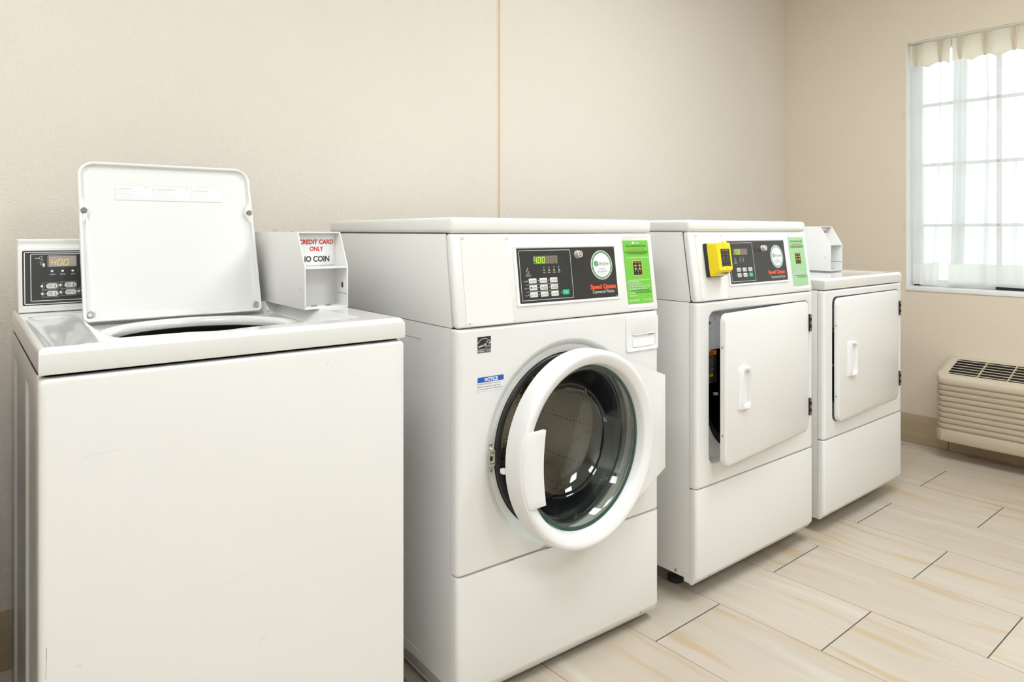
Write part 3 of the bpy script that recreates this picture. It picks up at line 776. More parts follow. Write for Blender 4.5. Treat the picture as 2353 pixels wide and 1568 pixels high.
def tall_console(root, W, z1, zl, yl, kind):
    M, S = slanted(z1, zl, yl)
    lo = 0.0012
    mb = MB()
    mb.prism([(yl*lo/S, z1+lo), (yl*(S-0.001)/S, zl-0.001), (yl+0.024, zl-0.001), (0.024, z1+lo)], 0, 0, W, ENAMEL2, 0.0075, 3)
    # bezel with raised lip and its seat
    b0, b1, c0, c1 = 0.176, 0.529, 0.0405, 0.190
    T = M
    a = rr_pts(b0, b1, c0, c1, 0.006); k = len(a)
    def lp(ins, n): return [(x, y, n) for x, y in rr_pts(b0+ins, b1-ins, c0+ins, c1-ins, max(0.006-ins, 0.001))]
    mb.loft([lp(-0.0008, 0.0002), lp(-0.0004, 0.0018), lp(0.0015, 0.0030), lp(0.004, 0.0030), lp(0.0062, 0.0014)], BEZEL, True, cap1=True, M=T)
    # raised seat for the instruction label
    mb.loft([[(x, y, n) for x, y in rr_pts(0.553+i, 0.667-i, 0.012+i, 0.212-i, 0.006)] for i, n in ((-0.0006, 0.0001), (0.0006, 0.0008), (0.0018, 0.0002))], ENAMEL2, True, cap1=True, M=T)
    con = mb.build('control_console', root)
    # access plate and screws
    mb = MB(); mb.box(0.026, 0.161, 0.0045, S-0.0045, 0, 0.0016, ENAMEL2, 0.0006, 1, M=T @ frame((0, 0, 0), (1, 0, 0), (0, 0, 1), (0, 1, 0)) if False else T)
    mb.build('access_plate', con)
    for (u, v) in ((0.0305, S-0.011), (0.158, S-0.012), (0.0335, 0.0115), (0.1625, 0.0105)): screw(con, T @ Matrix.Translation((0, 0, 0.0016)), u, v, 0.0042)
    # printed control panel
    p = MB(); n0 = 0.0018
    rrect(p, T, 0.1855, 0.5255, 0.0475, 0.1835, 0.002, BLACKP, n0)
    n1, n2 = n0+0.0004, n0+0.0007
    wash = kind == 'washer'
    rline(p, T, 0.1915, 0.3610 if wash else 0.326, 0.0535, 0.1785, 0.003, 0.0012, LINEW, n1)
    text(p, T, 'Speed Queen', 0.4695 if wash else 0.456, 0.0775, 0.0112, ORANGE, 0.0945 if wash else 0.104, n=n1, bold=0.055)
    text(p, T, 'Commercial Washer' if wash else 'Commercial Dryer', 0.470 if wash else 0.464, 0.0640 if wash else 0.0610, 0.0085, LINEW, 0.081 if wash else 0.089, n=n1)
    text(p, T, '804035', 0.519, 0.0505, 0.0022, LINEW, 0.008, n=n1)
    if wash:
        dx0, dx1, dz0, dz1 = 0.236, 0.316, 0.1435, 0.1640
    else:
        dx0, dx1, dz0, dz1 = 0.214, 0.294, 0.1390, 0.1590
    glyph(p, T, 'card', 0.2155 if wash else 0.222, 0.1265 if wash else 0.1235, 0.0045, LINEW, n1)
    disc(p, T, 0.216 if wash else 0.220, 0.133 if wash else 0.1305, 0.0014, LEDG if wash else LEDW, n1, 10)
    text(p, T, 'INSERT', 0.2165 if wash else 0.222, 0.1195 if wash else 0.1165, 0.0028, LINEW, 0.011, n=n1); text(p, T, 'COINS/CARD', 0.2165 if wash else 0.222, 0.1150 if wash else 0.1125, 0.0028, LINEW, 0.018, n=n1)
    if wash:
        for i, (g, s) in enumerate((('tub', 'WASH'), ('rinse', 'RINSE'), ('spin', 'SPIN'), ('lock', 'DOOR'))):
            u = 0.2685+0.0165*i
            disc(p, T, u, 0.1345, 0.0013, LEDW, n1, 10); glyph(p, T, g, u, 0.1275, 0.0040, LINEW, n1); text(p, T, s, u, 0.1212, 0.0026, LINEW, 0.009, n=n1)
        for r_, s in enumerate(('Soil', 'Cycle', 'Temp')):
            text(p, T, s, 0.2058, 0.1015-0.0175*r_, 0.0032, LINEW, 0.0078, n=n1)
        for r_ in range(2): line(p, T, (0.2055, 0.0925-0.0172*r_), (0.3130, 0.0928-0.0172*r_), 0.0011, LINEG, n1)
    else:
        for i, (g, s) in enumerate((('spin', 'DRYING'), ('rinse', 'COOL DOWN'))):
            u = 0.2495+0.0165*i
            disc(p, T, u, 0.1305, 0.0013, LEDW, n1, 10); glyph(p, T, g, u, 0.1235, 0.0040, LINEW, n1); text(p, T, s, u, 0.1165, 0.0026, LINEW, 0.009, n=n1)
    disc(p, T, 0.3545 if wash else 0.345, 0.1475 if wash else 0.120, 0.0007, LINEG, n1, 8)
    p.build('control_panel', con, 'charcoal printed control panel')
    # display
    d = MB(); Td = T @ Matrix.Translation((0, 0, n0))
    rrect(d, Td, dx0, dx1, dz0, dz1, 0.0008, DISP, 0.0004)
    digs = '400888' if wash else '100888'
    for i, ch in enumerate(digs):
        u = dx0+0.0022+i*(dx1-dx0)/6.15; on = i < 3
        if not wash and i > 2: continue
        seg7(d, Td, ch if on else '8', u, dz0+0.0025, 0.0075, 0.0140, SEGON if on else SEGOFF, SEGOFF if wash else None, 0.0011, 0.03)
    if wash: disc(d, Td, dx0+0.0118, dz0+0.0015, 0.0009, SEGON, 0.0011, 8)
    d.build('digital_display', con, 'display with lit yellow-green digits')
    # buttons
    def button(u, v, w, h, lines, g, m=BTN, led=LEDW, tcol=DARKT):
        b = MB(); Tb = T @ Matrix.Translation((0, 0, n0))
        pts = lambda i, nn: [(x, y, nn) for x, y in rr_pts(u-w/2+i, u+w/2-i, v-h/2+i, v+h/2-i, 0.0016)]
        b.loft([pts(0, 0), pts(0, 0.0006), pts(0.0004, 0.0009)], m, True, cap1=True, M=Tb)
        if g: glyph(b, Tb, g, u-w*0.30, v, h*0.32, DARKT if tcol is DARKT else tcol, 0.0013)
        for i, s in enumerate(lines):
            text(b, Tb, s, u+(w*0.14 if g else 0), v+(len(lines)-1)*h*0.17-i*h*0.34, h*0.20, tcol, min(w*0.52, 0.0026*len(s)), n=0.0013)
        disc(b, Tb, u-w/2-0.0042, v, 0.0013, led, 0.0004, 10)
        return b.build('button', con, 'green start button' if m is BTNG else None)
    if wash:
        rows = ((('LIGHT',), ('MEDIUM',), ('HEAVY',)), (('NORMAL',), ('PERM', 'PRESS'), ('DELICATES', 'BULKY')), (('HOT',), ('WARM',), ('COLD',)))
        gl_ = (('dots', 'dots', 'dots'), ('shirt', 'drop', 'thermo'), ('therm', 'therm', 'thermo'))
        for r_ in range(3):
            for c_ in range(3):
                lit = (r_, c_) in ((0, 0), (1, 0), (2, 2))
                button(0.2290+0.0342*c_+0.0004*r_, 0.1018-0.0172*r_, 0.0245, 0.0125, rows[r_][c_], gl_[r_][c_], led=LEDG if lit else LEDW, tcol=REDT if False else DARKT)
        button(0.3355, 0.0690, 0.0225, 0.0125, ('START', '(I)'), None, BTNG, tcol=LINEW)
    else:
        for r_ in range(2):
            for c_ in range(3):
                if (r_, c_) == (1, 2): button(0.3005, 0.0735, 0.0215, 0.0125, ('START', '(I)'), None, BTNG, tcol=LINEW)
                else: button(0.2350+0.0325*c_+0.0005*r_, 0.0912-0.0172*r_, 0.0215, 0.0125, (('HIGH', 'TEMP'), ('MED', 'TEMP'), ('LOW', 'TEMP'), ('DELI', 'CATES'), ('NO HEAT',))[r_*3+c_], 'therm')
    key_lock(con, T @ Matrix.Translation((0, 0, n0)), 0.385, 0.1650 if wash else 0.1580)
    if wash: round_sticker(con, T @ Matrix.Translation((0, 0, n0-0.001)), 0.4705, 0.1350, 0.0395)
    else: round_sticker(con, T @ Matrix.Translation((0, 0, n0-0.001)), 0.468, 0.1290, 0.0390, True)
    instruction_label(con, T, 0.5605 if wash else 0.5575, 0.662 if wash else 0.658, 0.0235, 0.2005 if wash else 0.195, not wash)
    return con, M, S

def tall_lid(root, W, D, zl, zt, yl):
    mb = MB(); mb.box(0.0, W, yl-0.002, D, zl, zt, ENAMEL, 0.011, 4); return mb.build('top_panel', root)

# ------------------------------------------------------------------ front-load washer
def front_load_washer():
    W, D, z1, z2, zl, zt, yl, zb, z0 = 0.683, 0.737, 0.8855, 0.316, 1.1054, 1.143, 0.029, 0.050, 0.022
    root = thing('washing_machine', 'tall front-load washer with its round glass door ajar', 'washing machine', (0.9325, 1.309, 0), -0.0487)
    c = MB(); t = 0.004; yf = 0.027
    # left side with a shallow pressed panel
    rc = ((0.157+0.640)/2, (0.070+0.846)/2); hw, hh = (0.640-0.157)/2, (0.846-0.070)/2
    oc = ((yf+D)/2, (z0+z1)/2); ohw, ohh = (D-yf)/2, (z1-z0)/2
    A = angle_set(rc, [(rc, hw, hh, 0.012), (oc, ohw, ohh, 0.002)], 60)
    for xo, sg in ((0.0, 1), (W, -1)):
        L = [[(xo+sg*x, *ray_rr(rc, a, q, w_, h_, r_)) for a in A] for x, q, w_, h_, r_ in ((t, oc, ohw, ohh, 0.002), (0, oc, ohw-0.001, ohh-0.001, 0.002), (0, rc, hw, hh, 0.012), (0.0022, rc, hw-0.002, hh-0.002, 0.010))]
        c.loft(L, ENAMEL, True, cap1=True)
        c.prism([(0.024, z1+0.0012), (D, z1+0.0012), (D, zl-0.001), (yl+0.024, zl-0.001)], 0, min(xo, xo+sg*t), max(xo, xo+sg*t), ENAMEL, 0.001)
        c.box(min(xo, xo+sg*0.02), max(xo, xo+sg*0.02), yf, D-0.01, z0-0.004, z0+0.03, ENAMEL, 0.002)
    c.box(t, W-t, D-t, D, z0, zl, ENAMEL); c.box(t, W-t, 0.04, D-t, z0+0.01, z0+0.014, ENAMEL)
    c.build('cabinet', root)
    tall_lid(root, W, D, zl, zt, yl)
    con, M, S = tall_console(root, W, z1, zl, yl, 'washer')
    # front panel with round opening
    cx, cz = 0.338, 0.573
    rc = (W/2, (z2+0.001+z1-0.0008)/2); hw, hh = W/2, (z1-z2-0.0018)/2
    A = angle_set((cx, cz), [(rc, hw, hh, 0.006), (rc, hw-0.013, hh-0.006, 0.006)], 160)
    L = slab_loops((cx, cz), A, rc, hw, hh, 0.014, 0.006)
    def circ(R, y, dx=0, dz=0): return [(cx+dx+R*cos(a), y, cz+dz+R*sin(a)) for a in A]
    L += [[(p[0], 0.0, p[1]) for p in (ray_rr((cx, cz), a, rc, hw-0.016, hh-0.008, 0.006) for a in A)], circ(0.264, 0.0), circ(0.262, 0.0), circ(0.259, 0.0010), circ(0.250, 0.0045), circ(0.247, 0.0075), circ(0.232, 0.0090), circ(0.228, 0.011), circ(0.2245, 0.022), circ(0.2245, 0.040)]
    mb = MB(); mb.loft(L, ENAMEL2); mb.build('front_panel', root)
    T = front_frame(0.0)
    # rubber gasket
    mb = MB()
    def C(R, y): return [(cx+R*cos(2*pi*i/96), y, cz+R*sin(2*pi*i/96)) for i in range(96)]
    mb.loft([C(0.2255, 0.030), C(0.2250, 0.012), C(0.2225, 0.0095), C(0.2190, 0.010), C(0.2175, 0.015), C(0.2150, 0.018), C(0.2080, 0.0175), C(0.2000, 0.022), C(0.1950, 0.030), C(0.1930, 0.045), C(0.1880, 0.070), C(0.1840, 0.095), C(0.184, 0.105), C(0.196, 0.112), C(0.205, 0.118)], RUBBER)
    mb.build('door_gasket', root, 'black rubber door gasket')
    # stainless drum
    dy0, dy1 = 0.118, 0.50; MO = Matrix.Translation((cx, 0, cz))
    mb = MB()
    mb.lathe([(0.188, dy0-0.012), (0.196, dy0-0.006), (0.245, dy0+0.004), (0.252, dy0+0.02), (0.252, dy1-0.02), (0.240, dy1), (0.10, dy1-0.012), (0.06, dy1-0.03), (0.0005, dy1-0.032)], DRUM, 72, MO, axis='y')
    drum = mb.build('drum', root)
    for k in range(3):
        a = 0.35+k*2*pi/3; b = MB(); Rt = Matrix.Rotation(-a, 4, 'Y')
        b.prism([(0.255, -0.045), (0.255, 0.045), (0.205, 0.014), (0.200, 0.0), (0.205, -0.014)], 1, dy0+0.02, dy1-0.02, DRUM, 0.008, 3, M=MO @ Rt)
        b.build('drum_paddle', drum)
    mb = MB(); mb.lathe([(0.262, dy0), (0.262, dy1+0.02), (0.001, dy1+0.02)], NEARBLACK, 40, MO, axis='y'); mb.build('outer_tub', root)
    # latch plate and screws on the front
    mb = MB(); rcl = rr_pts(0.0895, 0.1085, 0.553, 0.593, 0.004); q = 0.0072
    Tl = front_frame(q)
    mb.loft([[(x, y, n) for x, y in rr_pts(0.0895+i, 0.1085-i, 0.553+i, 0.593-i, 0.004)] for i, n in ((0, 0), (0, 0.0035), (0.001, 0.0045), (0.0035, 0.0045), (0.0045, 0.0025))], CREAM, True, cap1=True, M=Tl)
    rect(mb, Tl, 0.0945, 0.1015, 0.566, 0.578, BLACK, 0.0032); rect(mb, Tl, 0.100, 0.1055, 0.585, 0.5865, BLACK, 0.0055); rect(mb, Tl, 0.100, 0.1055, 0.560, 0.5615, BLACK, 0.0055)
    mb.box(0.095, 0.1055, 0.5785, 0.582, 0.003, 0.0055, CREAM, 0.0005, M=Tl); mb.box(0.095, 0.1055, 0.5625, 0.567, 0.003, 0.0055, CREAM, 0.0005, M=Tl)
    lt = mb.build('door_latch', root, 'cream door latch')
    screw(root, Tl, 0.0985, 0.605, 0.0045, STEEL); screw(root, Tl, 0.0985, 0.5435, 0.0042, STEEL)
    mb = MB(); mb.tube([(0.0925, q-0.004, 0.599), (0.097, q-0.006, 0.596), (0.100, q-0.004, 0.594)], 0.0035, WPLAST, 8); mb.build('latch_lever', root)
    # stickers
    mb = MB(); t4 = T; e0, e1, f0, f1 = 0.0555, 0.0930, 0.8265, 0.8640
    rect(mb, T, e0-0.0006, e1+0.0006, f0-0.0006, f1+0.0006, LINEW, 0.0003)
    rect(mb, T, e0, e1, f0+0.0085, f1, BLACK, 0.0006); rect(mb, T, e0, e1, f0, f0+0.0075, BLACK, 0.0006)
    ring(mb, T, (e0+e1)/2, f0+0.0120, 0.0215, 0.0203, LINEW, 0.0009, 30, 0.5, pi-0.5)
    ring(mb, T, (e0+e1)/2, f0+0.0120, 0.0203, 0.0195, LINEW, 0.0009, 30, 0.45, 0.55)
    text(mb, T, 'ENERGY STAR', (e0+e1)/2, f0+0.0038, 0.0046, LINEW, 0.0355, n=0.0010, bold=0.015)
    text(mb, T, 'energy', e0+0.0125, f0+0.0170, 0.0058, LINEW, 0.0215, n=0.0010, rot=0.18, bold=0.02)
    sc = (e1-0.0095, f0+0.0190); pts = []
    for k in range(10):
        rr = 0.0085 if k % 2 == 0 else 0.0036; a = pi/2+0.12+k*pi/5; pts.append((sc[0]+rr*cos(a), sc[1]+rr*sin(a)))
    for k in range(10): line(mb, T, pts[k], pts[(k+1) % 10], 0.0009, LINEW, 0.0011)
    mb.build('energy_rating_sticker', root, 'small black square sticker')
    mb = MB(); a0, a1, b0, b1 = 0.0560, 0.1305, 0.7360, 0.7690
    rect(mb, T, a0-0.0004, a1+0.0004, b0-0.0004, b1+0.0004, LINEG, 0.0002)
    rect(mb, T, a0, a1, b0, b1, STICK, 0.0005); rect(mb, T, a0, a1, b1-0.0120, b1, BLUE, 0.0008)
    text(mb, T, 'NOTICE', (a0+a1)/2+0.001, b1-0.0060, 0.0082, STICK, 0.038, n=0.0011, bold=0.04)
    for k, (s, ww) in enumerate((('DOOR LOCK LIGHT must go out', 0.064), ('before attempting to open door.', 0.064), ('To open, push door in then pull out.', 0.071))):
        text(mb, T, s, a0+0.0015, b1-0.0158-0.0058*k, 0.0030, DARKT, ww, 'l', n=0.0010)
    mb.build('notice_sticker', root, 'blue and white notice sticker')
    # drain / dispenser flap with finger recess
    mb = MB(); p0, p1, q0, q1 = 0.548, 0.6765, 0.7765, 0.8735; A2c = (0.618, 0.806)
    orc = ((p0+p1)/2, (q0+q1)/2); ohw, ohh = (p1-p0)/2, (q1-q0)/2
    irc = (0.6175, 0.8060); ihw, ihh = 0.0475, 0.0195
    A2 = angle_set(irc, [(orc, ohw, ohh, 0.008), (irc, ihw, ihh, 0.006)], 60)
    def lp2(c_, w_, h_, r_, n): return [(*ray_rr(irc, a, c_, w_, h_, r_), n) for a in A2]
    mb.loft([lp2(orc, ohw+0.001, ohh+0.001, 0.008, -0.0015), lp2(orc, ohw+0.001, ohh+0.001, 0.008, 0.0002)], LINEG, True, M=T)
    mb.loft([lp2(orc, ohw, ohh, 0.008, 0.0), lp2(orc, ohw, ohh, 0.008, 0.0025), lp2(orc, ohw-0.0018, ohh-0.0018, 0.007, 0.0042), lp2(irc, ihw+0.003, ihh+0.003, 0.009, 0.0042), lp2(irc, ihw, ihh, 0.007, 0.0030), lp2(irc, ihw-0.001, ihh-0.001, 0.006, 0.0)], WPLAST, True, M=T)
    # scooped recess: deep at the top, shallow at the bottom
    rp = [(x, y) for x, y in (ray_rr(irc, a, irc, ihw-0.001, ihh-0.001, 0.006) for a in A2)]
    def dep(v, f): return 0.0008 + f*0.0022*(1-(v-(irc[1]-ihh))/(2*ihh)) 
    mb.loft([[(x, y, 0.0) for x, y in rp], [(irc[0]+(x-irc[0])*0.96, irc[1]+(y-irc[1])*0.9, 0.0006+0.0026*max(0, (irc[1]+ihh-y)/(2*ihh))) for x, y in rp]], WPLAST, True, cap1=True, M=T)
    mb.prism([(irc[0]-ihw+0.006, irc[1]+ihh-0.004), (irc[0]+ihw-0.006, irc[1]+ihh-0.0025), (irc[0]+ihw-0.004, irc[1]+ihh+0.0005), (irc[0]-ihw+0.004, irc[1]+ihh-0.001)], 2, 0.003, 0.0052, WPLAST, M=T)
    rrect(mb, T, irc[0]+0.018, irc[0]+0.041, irc[1]+ihh-0.0065, irc[1]+ihh-0.0035, 0.001, mat('mid_grey_recess', (0.30, 0.30, 0.29), 0.5), 0.0016)
    mb.build('dispenser_flap', root)
    lower_panel(root, W, z0, z2-0.001, zb)
    Tc = frame((0, 0, zb), (1, 0, 0), (0, 0.022/0.0356, -0.028/0.0356), (0, -0.028/0.0356, -0.022/0.0356))
    for x in (0.075, 0.615): screw(root, Tc @ Matrix.Translation((0, 0, 0.0)), x, 0.0130, 0.0055, STEEL)
    feet(root, W, D)
    # ---- door, hinged on the right and slightly open
    th = radians(4.0); hx, hy, hz = 0.668, -0.014, cz
    # door frame: u left from hinge -> x = -u ; use local coords (x', n) with x' = x-hx, front = -y
    DM = Matrix.Translation((hx, hy, 0)) @ Matrix.Rotation(th, 4, 'Z')
    dc = -0.331                                            # ring centre in door coordinates (x)
    def DC(R, y, k=1.0, n=128): return [(dc+R*cos(2*pi*i/n), y, cz-0.001+R*sin(2*pi*i/n)) for i in range(n)]
    mb = MB()
    mb.loft([DC(0.220, 0.0), DC(0.2425, 0.0), DC(0.2438, -0.004), DC(0.2438, -0.034), DC(0.2430, -0.043), DC(0.2405, -0.0495), DC(0.2365, -0.0525), DC(0.2310, -0.0530), DC(0.2250, -0.0515), DC(0.2140, -0.0465), DC(0.2100, -0.0440), DC(0.2078, -0.0400), DC(0.2035, -0.022), DC(0.2010, -0.010), DC(0.2100, -0.0005), DC(0.220, 0.0)], WPLAST)
    # hinge plate
    R0 = 0.238; zc = cz-0.001; ph0, ph1 = radians(69), radians(-68)
    for y0_, y1_ in ((-0.036, -0.002),):
        arc = [(dc+R0*cos(ph0+(ph1-ph0)*i/20), zc+R0*sin(ph0+(ph1-ph0)*i/20)) for i in range(21)]
        poly = arc+[(-0.020, 0.455), (-0.020, 0.712)]
        mb.prism(poly, 1, y0_, y1_, WPLAST, 0.004, 3)
    # pull pocket: plate over the left of the glass
    arcL = []
    za, zb2 = 0.651, 0.476
    for i in range(13):
        z = zb2+(za-zb2)*i/12; arcL.append((dc-sqrt(0.2365**2-(z-zc)**2), z))
    right = [(dc-0.1640-0.008*sin(pi*i/10), za+(zb2-za)*i/10) for i in range(11)]
    for M_ in (None,):
        poly = arcL+right
        bm_pts = poly
        mb.prism(poly, 1, -0.0545, -0.044, WPLAST, 0.0015, 2)
    door = mb.build('door', root)
    door.matrix_local = DM
    g = MB()
    g.loft([DC(0.203, -0.020), DC(0.197, -0.022), DC(0.188, -0.016), DC(0.176, 0.014), DC(0.166, 0.055), DC(0.150, 0.082), DC(0.118, 0.100), DC(0.065, 0.110), DC(0.0005, 0.112)], GLASS)
    g.loft([DC(0.203, -0.012), DC(0.194, -0.006), DC(0.182, 0.018), DC(0.172, 0.058), DC(0.154, 0.089), DC(0.120, 0.107), DC(0.066, 0.117), DC(0.0005, 0.119)], GLASS)
    g.loft([DC(0.203, -0.020), DC(0.203, -0.012)], GREENEDGE)
    gl_ = g.build('door_glass', door, 'bowl-shaped clear door glass', ang=60)
    g = MB(); g.loft([DC(0.2008, -0.024), DC(0.1965, -0.0232), DC(0.1935, -0.0212)], GREENEDGE); g.build('glass_rim', door, 'green edge of the door glass')
    mb = MB(); mb.box(dc-0.249, dc-0.238, -0.002, 0.012, 0.552, 0.564, WPLAST, 0.002); mb.build('door_catch', door)
    # latch side box behind the hinge
    mb = MB(); mb.box(0.628, 0.664, -0.016, 0.006, 0.49, 0.68, WPLAST, 0.003); mb.build('hinge', root, 'white hinge block')
front_load_washer()

# ------------------------------------------------------------------ dryers
def dryer_front(root, W, z1, z2, theta, wdoor=0.587):
    C = (0.352, 0.634); rc = (W/2, (z2+0.001+z1-0.0008)/2); hw, hh = W/2, (z1-z2-0.0018)/2
    r2 = ((0.062+0.6555)/2, (0.402+0.866)/2); w2, h2 = (0.6555-0.062)/2, (0.866-0.402)/2
    r3 = (0.335, 0.615); w3, h3, q3 = 0.237, 0.208, 0.170
    A = angle_set(C, [(rc, hw, hh, 0.006), (rc, hw-0.013, hh-0.006, 0.006), (r2, w2, h2, 0.028), (r2, w2-0.006, h2-0.006, 0.022), (r3, w3, h3, q3)], 140)
    L = slab_loops(C, A, rc, hw, hh, 0.014, 0.006)
    def lp(c_, w_, h_, r_, y): return [(p[0], y, p[1]) for p in (ray_rr(C, a, c_, w_, h_, r_) for a in A)]
    L += [lp(rc, hw-0.0155, hh-0.0075, 0.006, 0.0), lp(r2, w2+0.006, h2+0.006, 0.033, 0.0), lp(r2, w2+0.003, h2+0.003, 0.030, 0.0003), lp(r2, w2, h2, 0.028, 0.002), lp(r2, w2-0.002, h2-0.002, 0.026, 0.030), lp(r2, w2-0.006, h2-0.006, 0.022, 0.034)]
    L += [lp(r3, w3+0.004, h3+0.004, q3, 0.034), lp(r3, w3, h3, q3, 0.0375), lp(r3, w3-0.002, h3-0.002, q3-0.002, 0.046)]
    mb = MB(); mb.loft(L, ENAMEL2); mb.build('front_panel', root)
    # drum
    MO = Matrix.Translation((0.335, 0, 0.615)); mb = MB()
    mb.lathe([(0.262, 0.062), (0.262, 0.56), (0.001, 0.57)], NEARBLACK, 48, MO, axis='y')
    mb.loft([[(0.335+(0.23)*cos(2*pi*i/48), 0.047, 0.615+0.203*sin(2*pi*i/48)) for i in range(48)], [(0.335+0.262*cos(2*pi*i/48), 0.062, 0.615+0.262*sin(2*pi*i/48)) for i in range(48)]], NEARBLACK)
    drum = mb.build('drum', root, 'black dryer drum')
    mb = MB(); Rt = MO @ Matrix.Rotation(radians(25), 4, 'Y')
    mb.prism([(-0.262, -0.03), (-0.262, 0.03), (-0.205, 0.008), (-0.205, -0.008)], 1, 0.055, 0.55, BLACK, 0.004, 2, M=Rt); mb.build('drum_paddle', drum)
    mb = MB(); mb.tube([(0.155, 0.060, 0.440), (0.175, 0.059, 0.428), (0.20, 0.058, 0.420), (0.235, 0.057, 0.412)], 0.009, GALV, 10); mb.build('lint_screen_edge', root, 'grey metal lint screen edge')
    mb = MB(); mb.box(0.160, 0.172, 0.044, 0.056, 0.590, 0.598, CREAM, 0.001); mb.build('door_catch', root)
    # labels on the recess floor
    T = front_frame(0.034, 0.011, -0.004)
    mb = MB(); 
    text(mb, T, 'FOR REPAIR PARTS ORDER BY', 0.070, 0.860, 0.0032, DARKT, 0.075, 'l', n=0.0009)
    text(mb, T, 'MODEL AND SERIAL NO.', 0.070, 0.853, 0.0030, DARKT, 0.040, 'l', n=0.0009)
    rect(mb, T, 0.066, 0.160, 0.745, 0.862, mat('silver_foil_label', (0.60, 0.61, 0.62), 0.4), 0.0003)
    rnd = random.Random(5); x = 0.074
    while x < 0.108: w_ = rnd.choice((0.0008, 0.0014, 0.002)); rect(mb, T, x, x+w_, 0.8245, 0.8335, DARKT, 0.0006); x += w_+rnd.choice((0.0008, 0.0014))
    for (u, v, s) in ((0.074, 0.839, 'MODEL'), (0.074, 0.819, 'SERIAL NO'), (0.074, 0.812, 'VOLTS 120/240'), (0.074, 0.806, 'HERTZ 60'), (0.080, 0.800, 'AMPS 24'), (0.074, 0.788, 'MADE IN USA'), (0.120, 0.843, 'TYPE'), (0.122, 0.838, 'NO 3'), (0.126, 0.833, 'B'), (0.148, 0.822, 'kW')):
        text(mb, T, s, u, v, 0.0030, DARKT, 0.0025*len(s), 'l', n=0.0007)
    mb.build('rating_plate', root, 'silver rating plate with barcode')
    mb = MB()
    rrect(mb, T, 0.066, 0.136, 0.640, 0.742+0.0, 0.004, BLACK, 0.0006)
    rrect(mb, T, 0.066, 0.136, 0.728, 0.7425, 0.003, WARNO, 0.0009)
    text(mb, T, 'WARNING', 0.101, 0.7345, 0.0065, DARKT, 0.034, n=0.0012, bold=0.03)
    for k in range(9): text(mb, T, ('To reduce the risk of fire', 'or explosion do not', 'put items soaked with', 'flammable fluids in', 'the dryer. Do not let', 'children play on or', 'in the appliance. Keep', 'area clear and free', 'from gasoline')[k], 0.070, 0.7225-0.0060*k, 0.0032, LINEW, 0.050-0.002*(k % 3), 'l', n=0.0010)
    rect(mb, T, 0.066, 0.118, 0.6610, 0.6700, WARNY, 0.0009); text(mb, T, 'CAUTION', 0.092, 0.6655, 0.0055, DARKT, 0.028, n=0.0012, bold=0.02)
    for k in range(3): text(mb, T, ('Label all wires', 'prior to service', 'when servicing')[k], 0.070, 0.6565-0.0058*k, 0.0032, LINEW, 0.034, 'l', n=0.0010)
    mb.build('warning_label', root, 'black label with orange warning heading')
    # door
    hx = 0.6535; DM = Matrix.Translation((hx, -0.002, 0)) @ Matrix.Rotation(theta, 4, 'Z')
    x0, x1, a0, a1 = -wdoor, -0.003, 0.4055, 0.8625; r = 0.026; th = 0.019
    def lp(ins, y, rr=None): return [(x, y, z) for x, z in rr_pts(x0+ins, x1-ins, a0+ins, a1-ins, max(r-ins, 0.004), 8)]
    mb = MB(); mb.loft([lp(0.003, th), lp(0.0008, th-0.001), lp(0, th-0.004), lp(0, 0.0045), lp(0.0012, 0.0014), lp(0.0045, 0.0)], ENAMEL2, True, cap0=True, cap1=True)
    door = mb.build('door', root); door.matrix_local = DM
    # handle: raised cup with open scoop facing left
    mb = MB(); u0, u1, v0, v1 = -0.5150, -0.4530, 0.562, 0.694
    Td = front_frame(0.0)
    c_ = ((u0+u1)/2+0.010, (v0+v1)/2); o_ = ((u0+u1)/2, (v0+v1)/2)
    A3 = angle_set(c_, [(o_, (u1-u0)/2, (v1-v0)/2, 0.007), (c_, 0.0150, 0.054, 0.010)], 40)
    def lq(cc, w_, h_, r_, n): return [(*ray_rr(c_, a, cc, w_, h_, r_), n) for a in A3]
    def slope(l, n_l, n_r): return [(x, y, n_l+(n_r-n_l)*(x-u0)/(u1-u0)) for x, y, n in l]
    mb.loft([lq(o_, (u1-u0)/2, (v1-v0)/2, 0.007, 0.0), slope(lq(o_, (u1-u0)/2-0.001, (v1-v0)/2-0.001, 0.007, 0), 0.003, 0.013), slope(lq(o_, (u1-u0)/2-0.004, (v1-v0)/2-0.004, 0.006, 0), 0.0045, 0.0155),
             slope(lq(c_, 0.0165, 0.0560, 0.011, 0), 0.0045, 0.0145), lq(c_, 0.0140, 0.052, 0.009, 0.002)], WPLAST, True, cap1=True, M=Td)
    mb.build('door_handle', door)
    for z in (0.7625, 0.4990): screw(door, frame((x0+0.0005, 0, 0), (0, -1, 0), (0, 0, 1), (-1, 0, 0)) @ Matrix.Translation((-0.010, 0, 0)), 0.0, z, 0.0038, STEEL)
    for zc in (0.785, 0.4865):
        mb = MB(); M2 = Matrix.Translation((0.6575, -0.0045, 0))
        for k in range(5):
            z = zc-0.030+k*0.0122
            mb.lathe([(0.0001, z), (0.0040, z), (0.0040, z+0.0113), (0.0001, z+0.0113)], BRONZE if k % 2 == 0 else BLACK, 12, M2)
        mb.box(-0.0055, 0.0045, 0.001, 0.0055, zc-0.030, zc+0.0305, BLACK, M=M2)
        mb.build('hinge', root, 'dark steel door hinge')
    return door

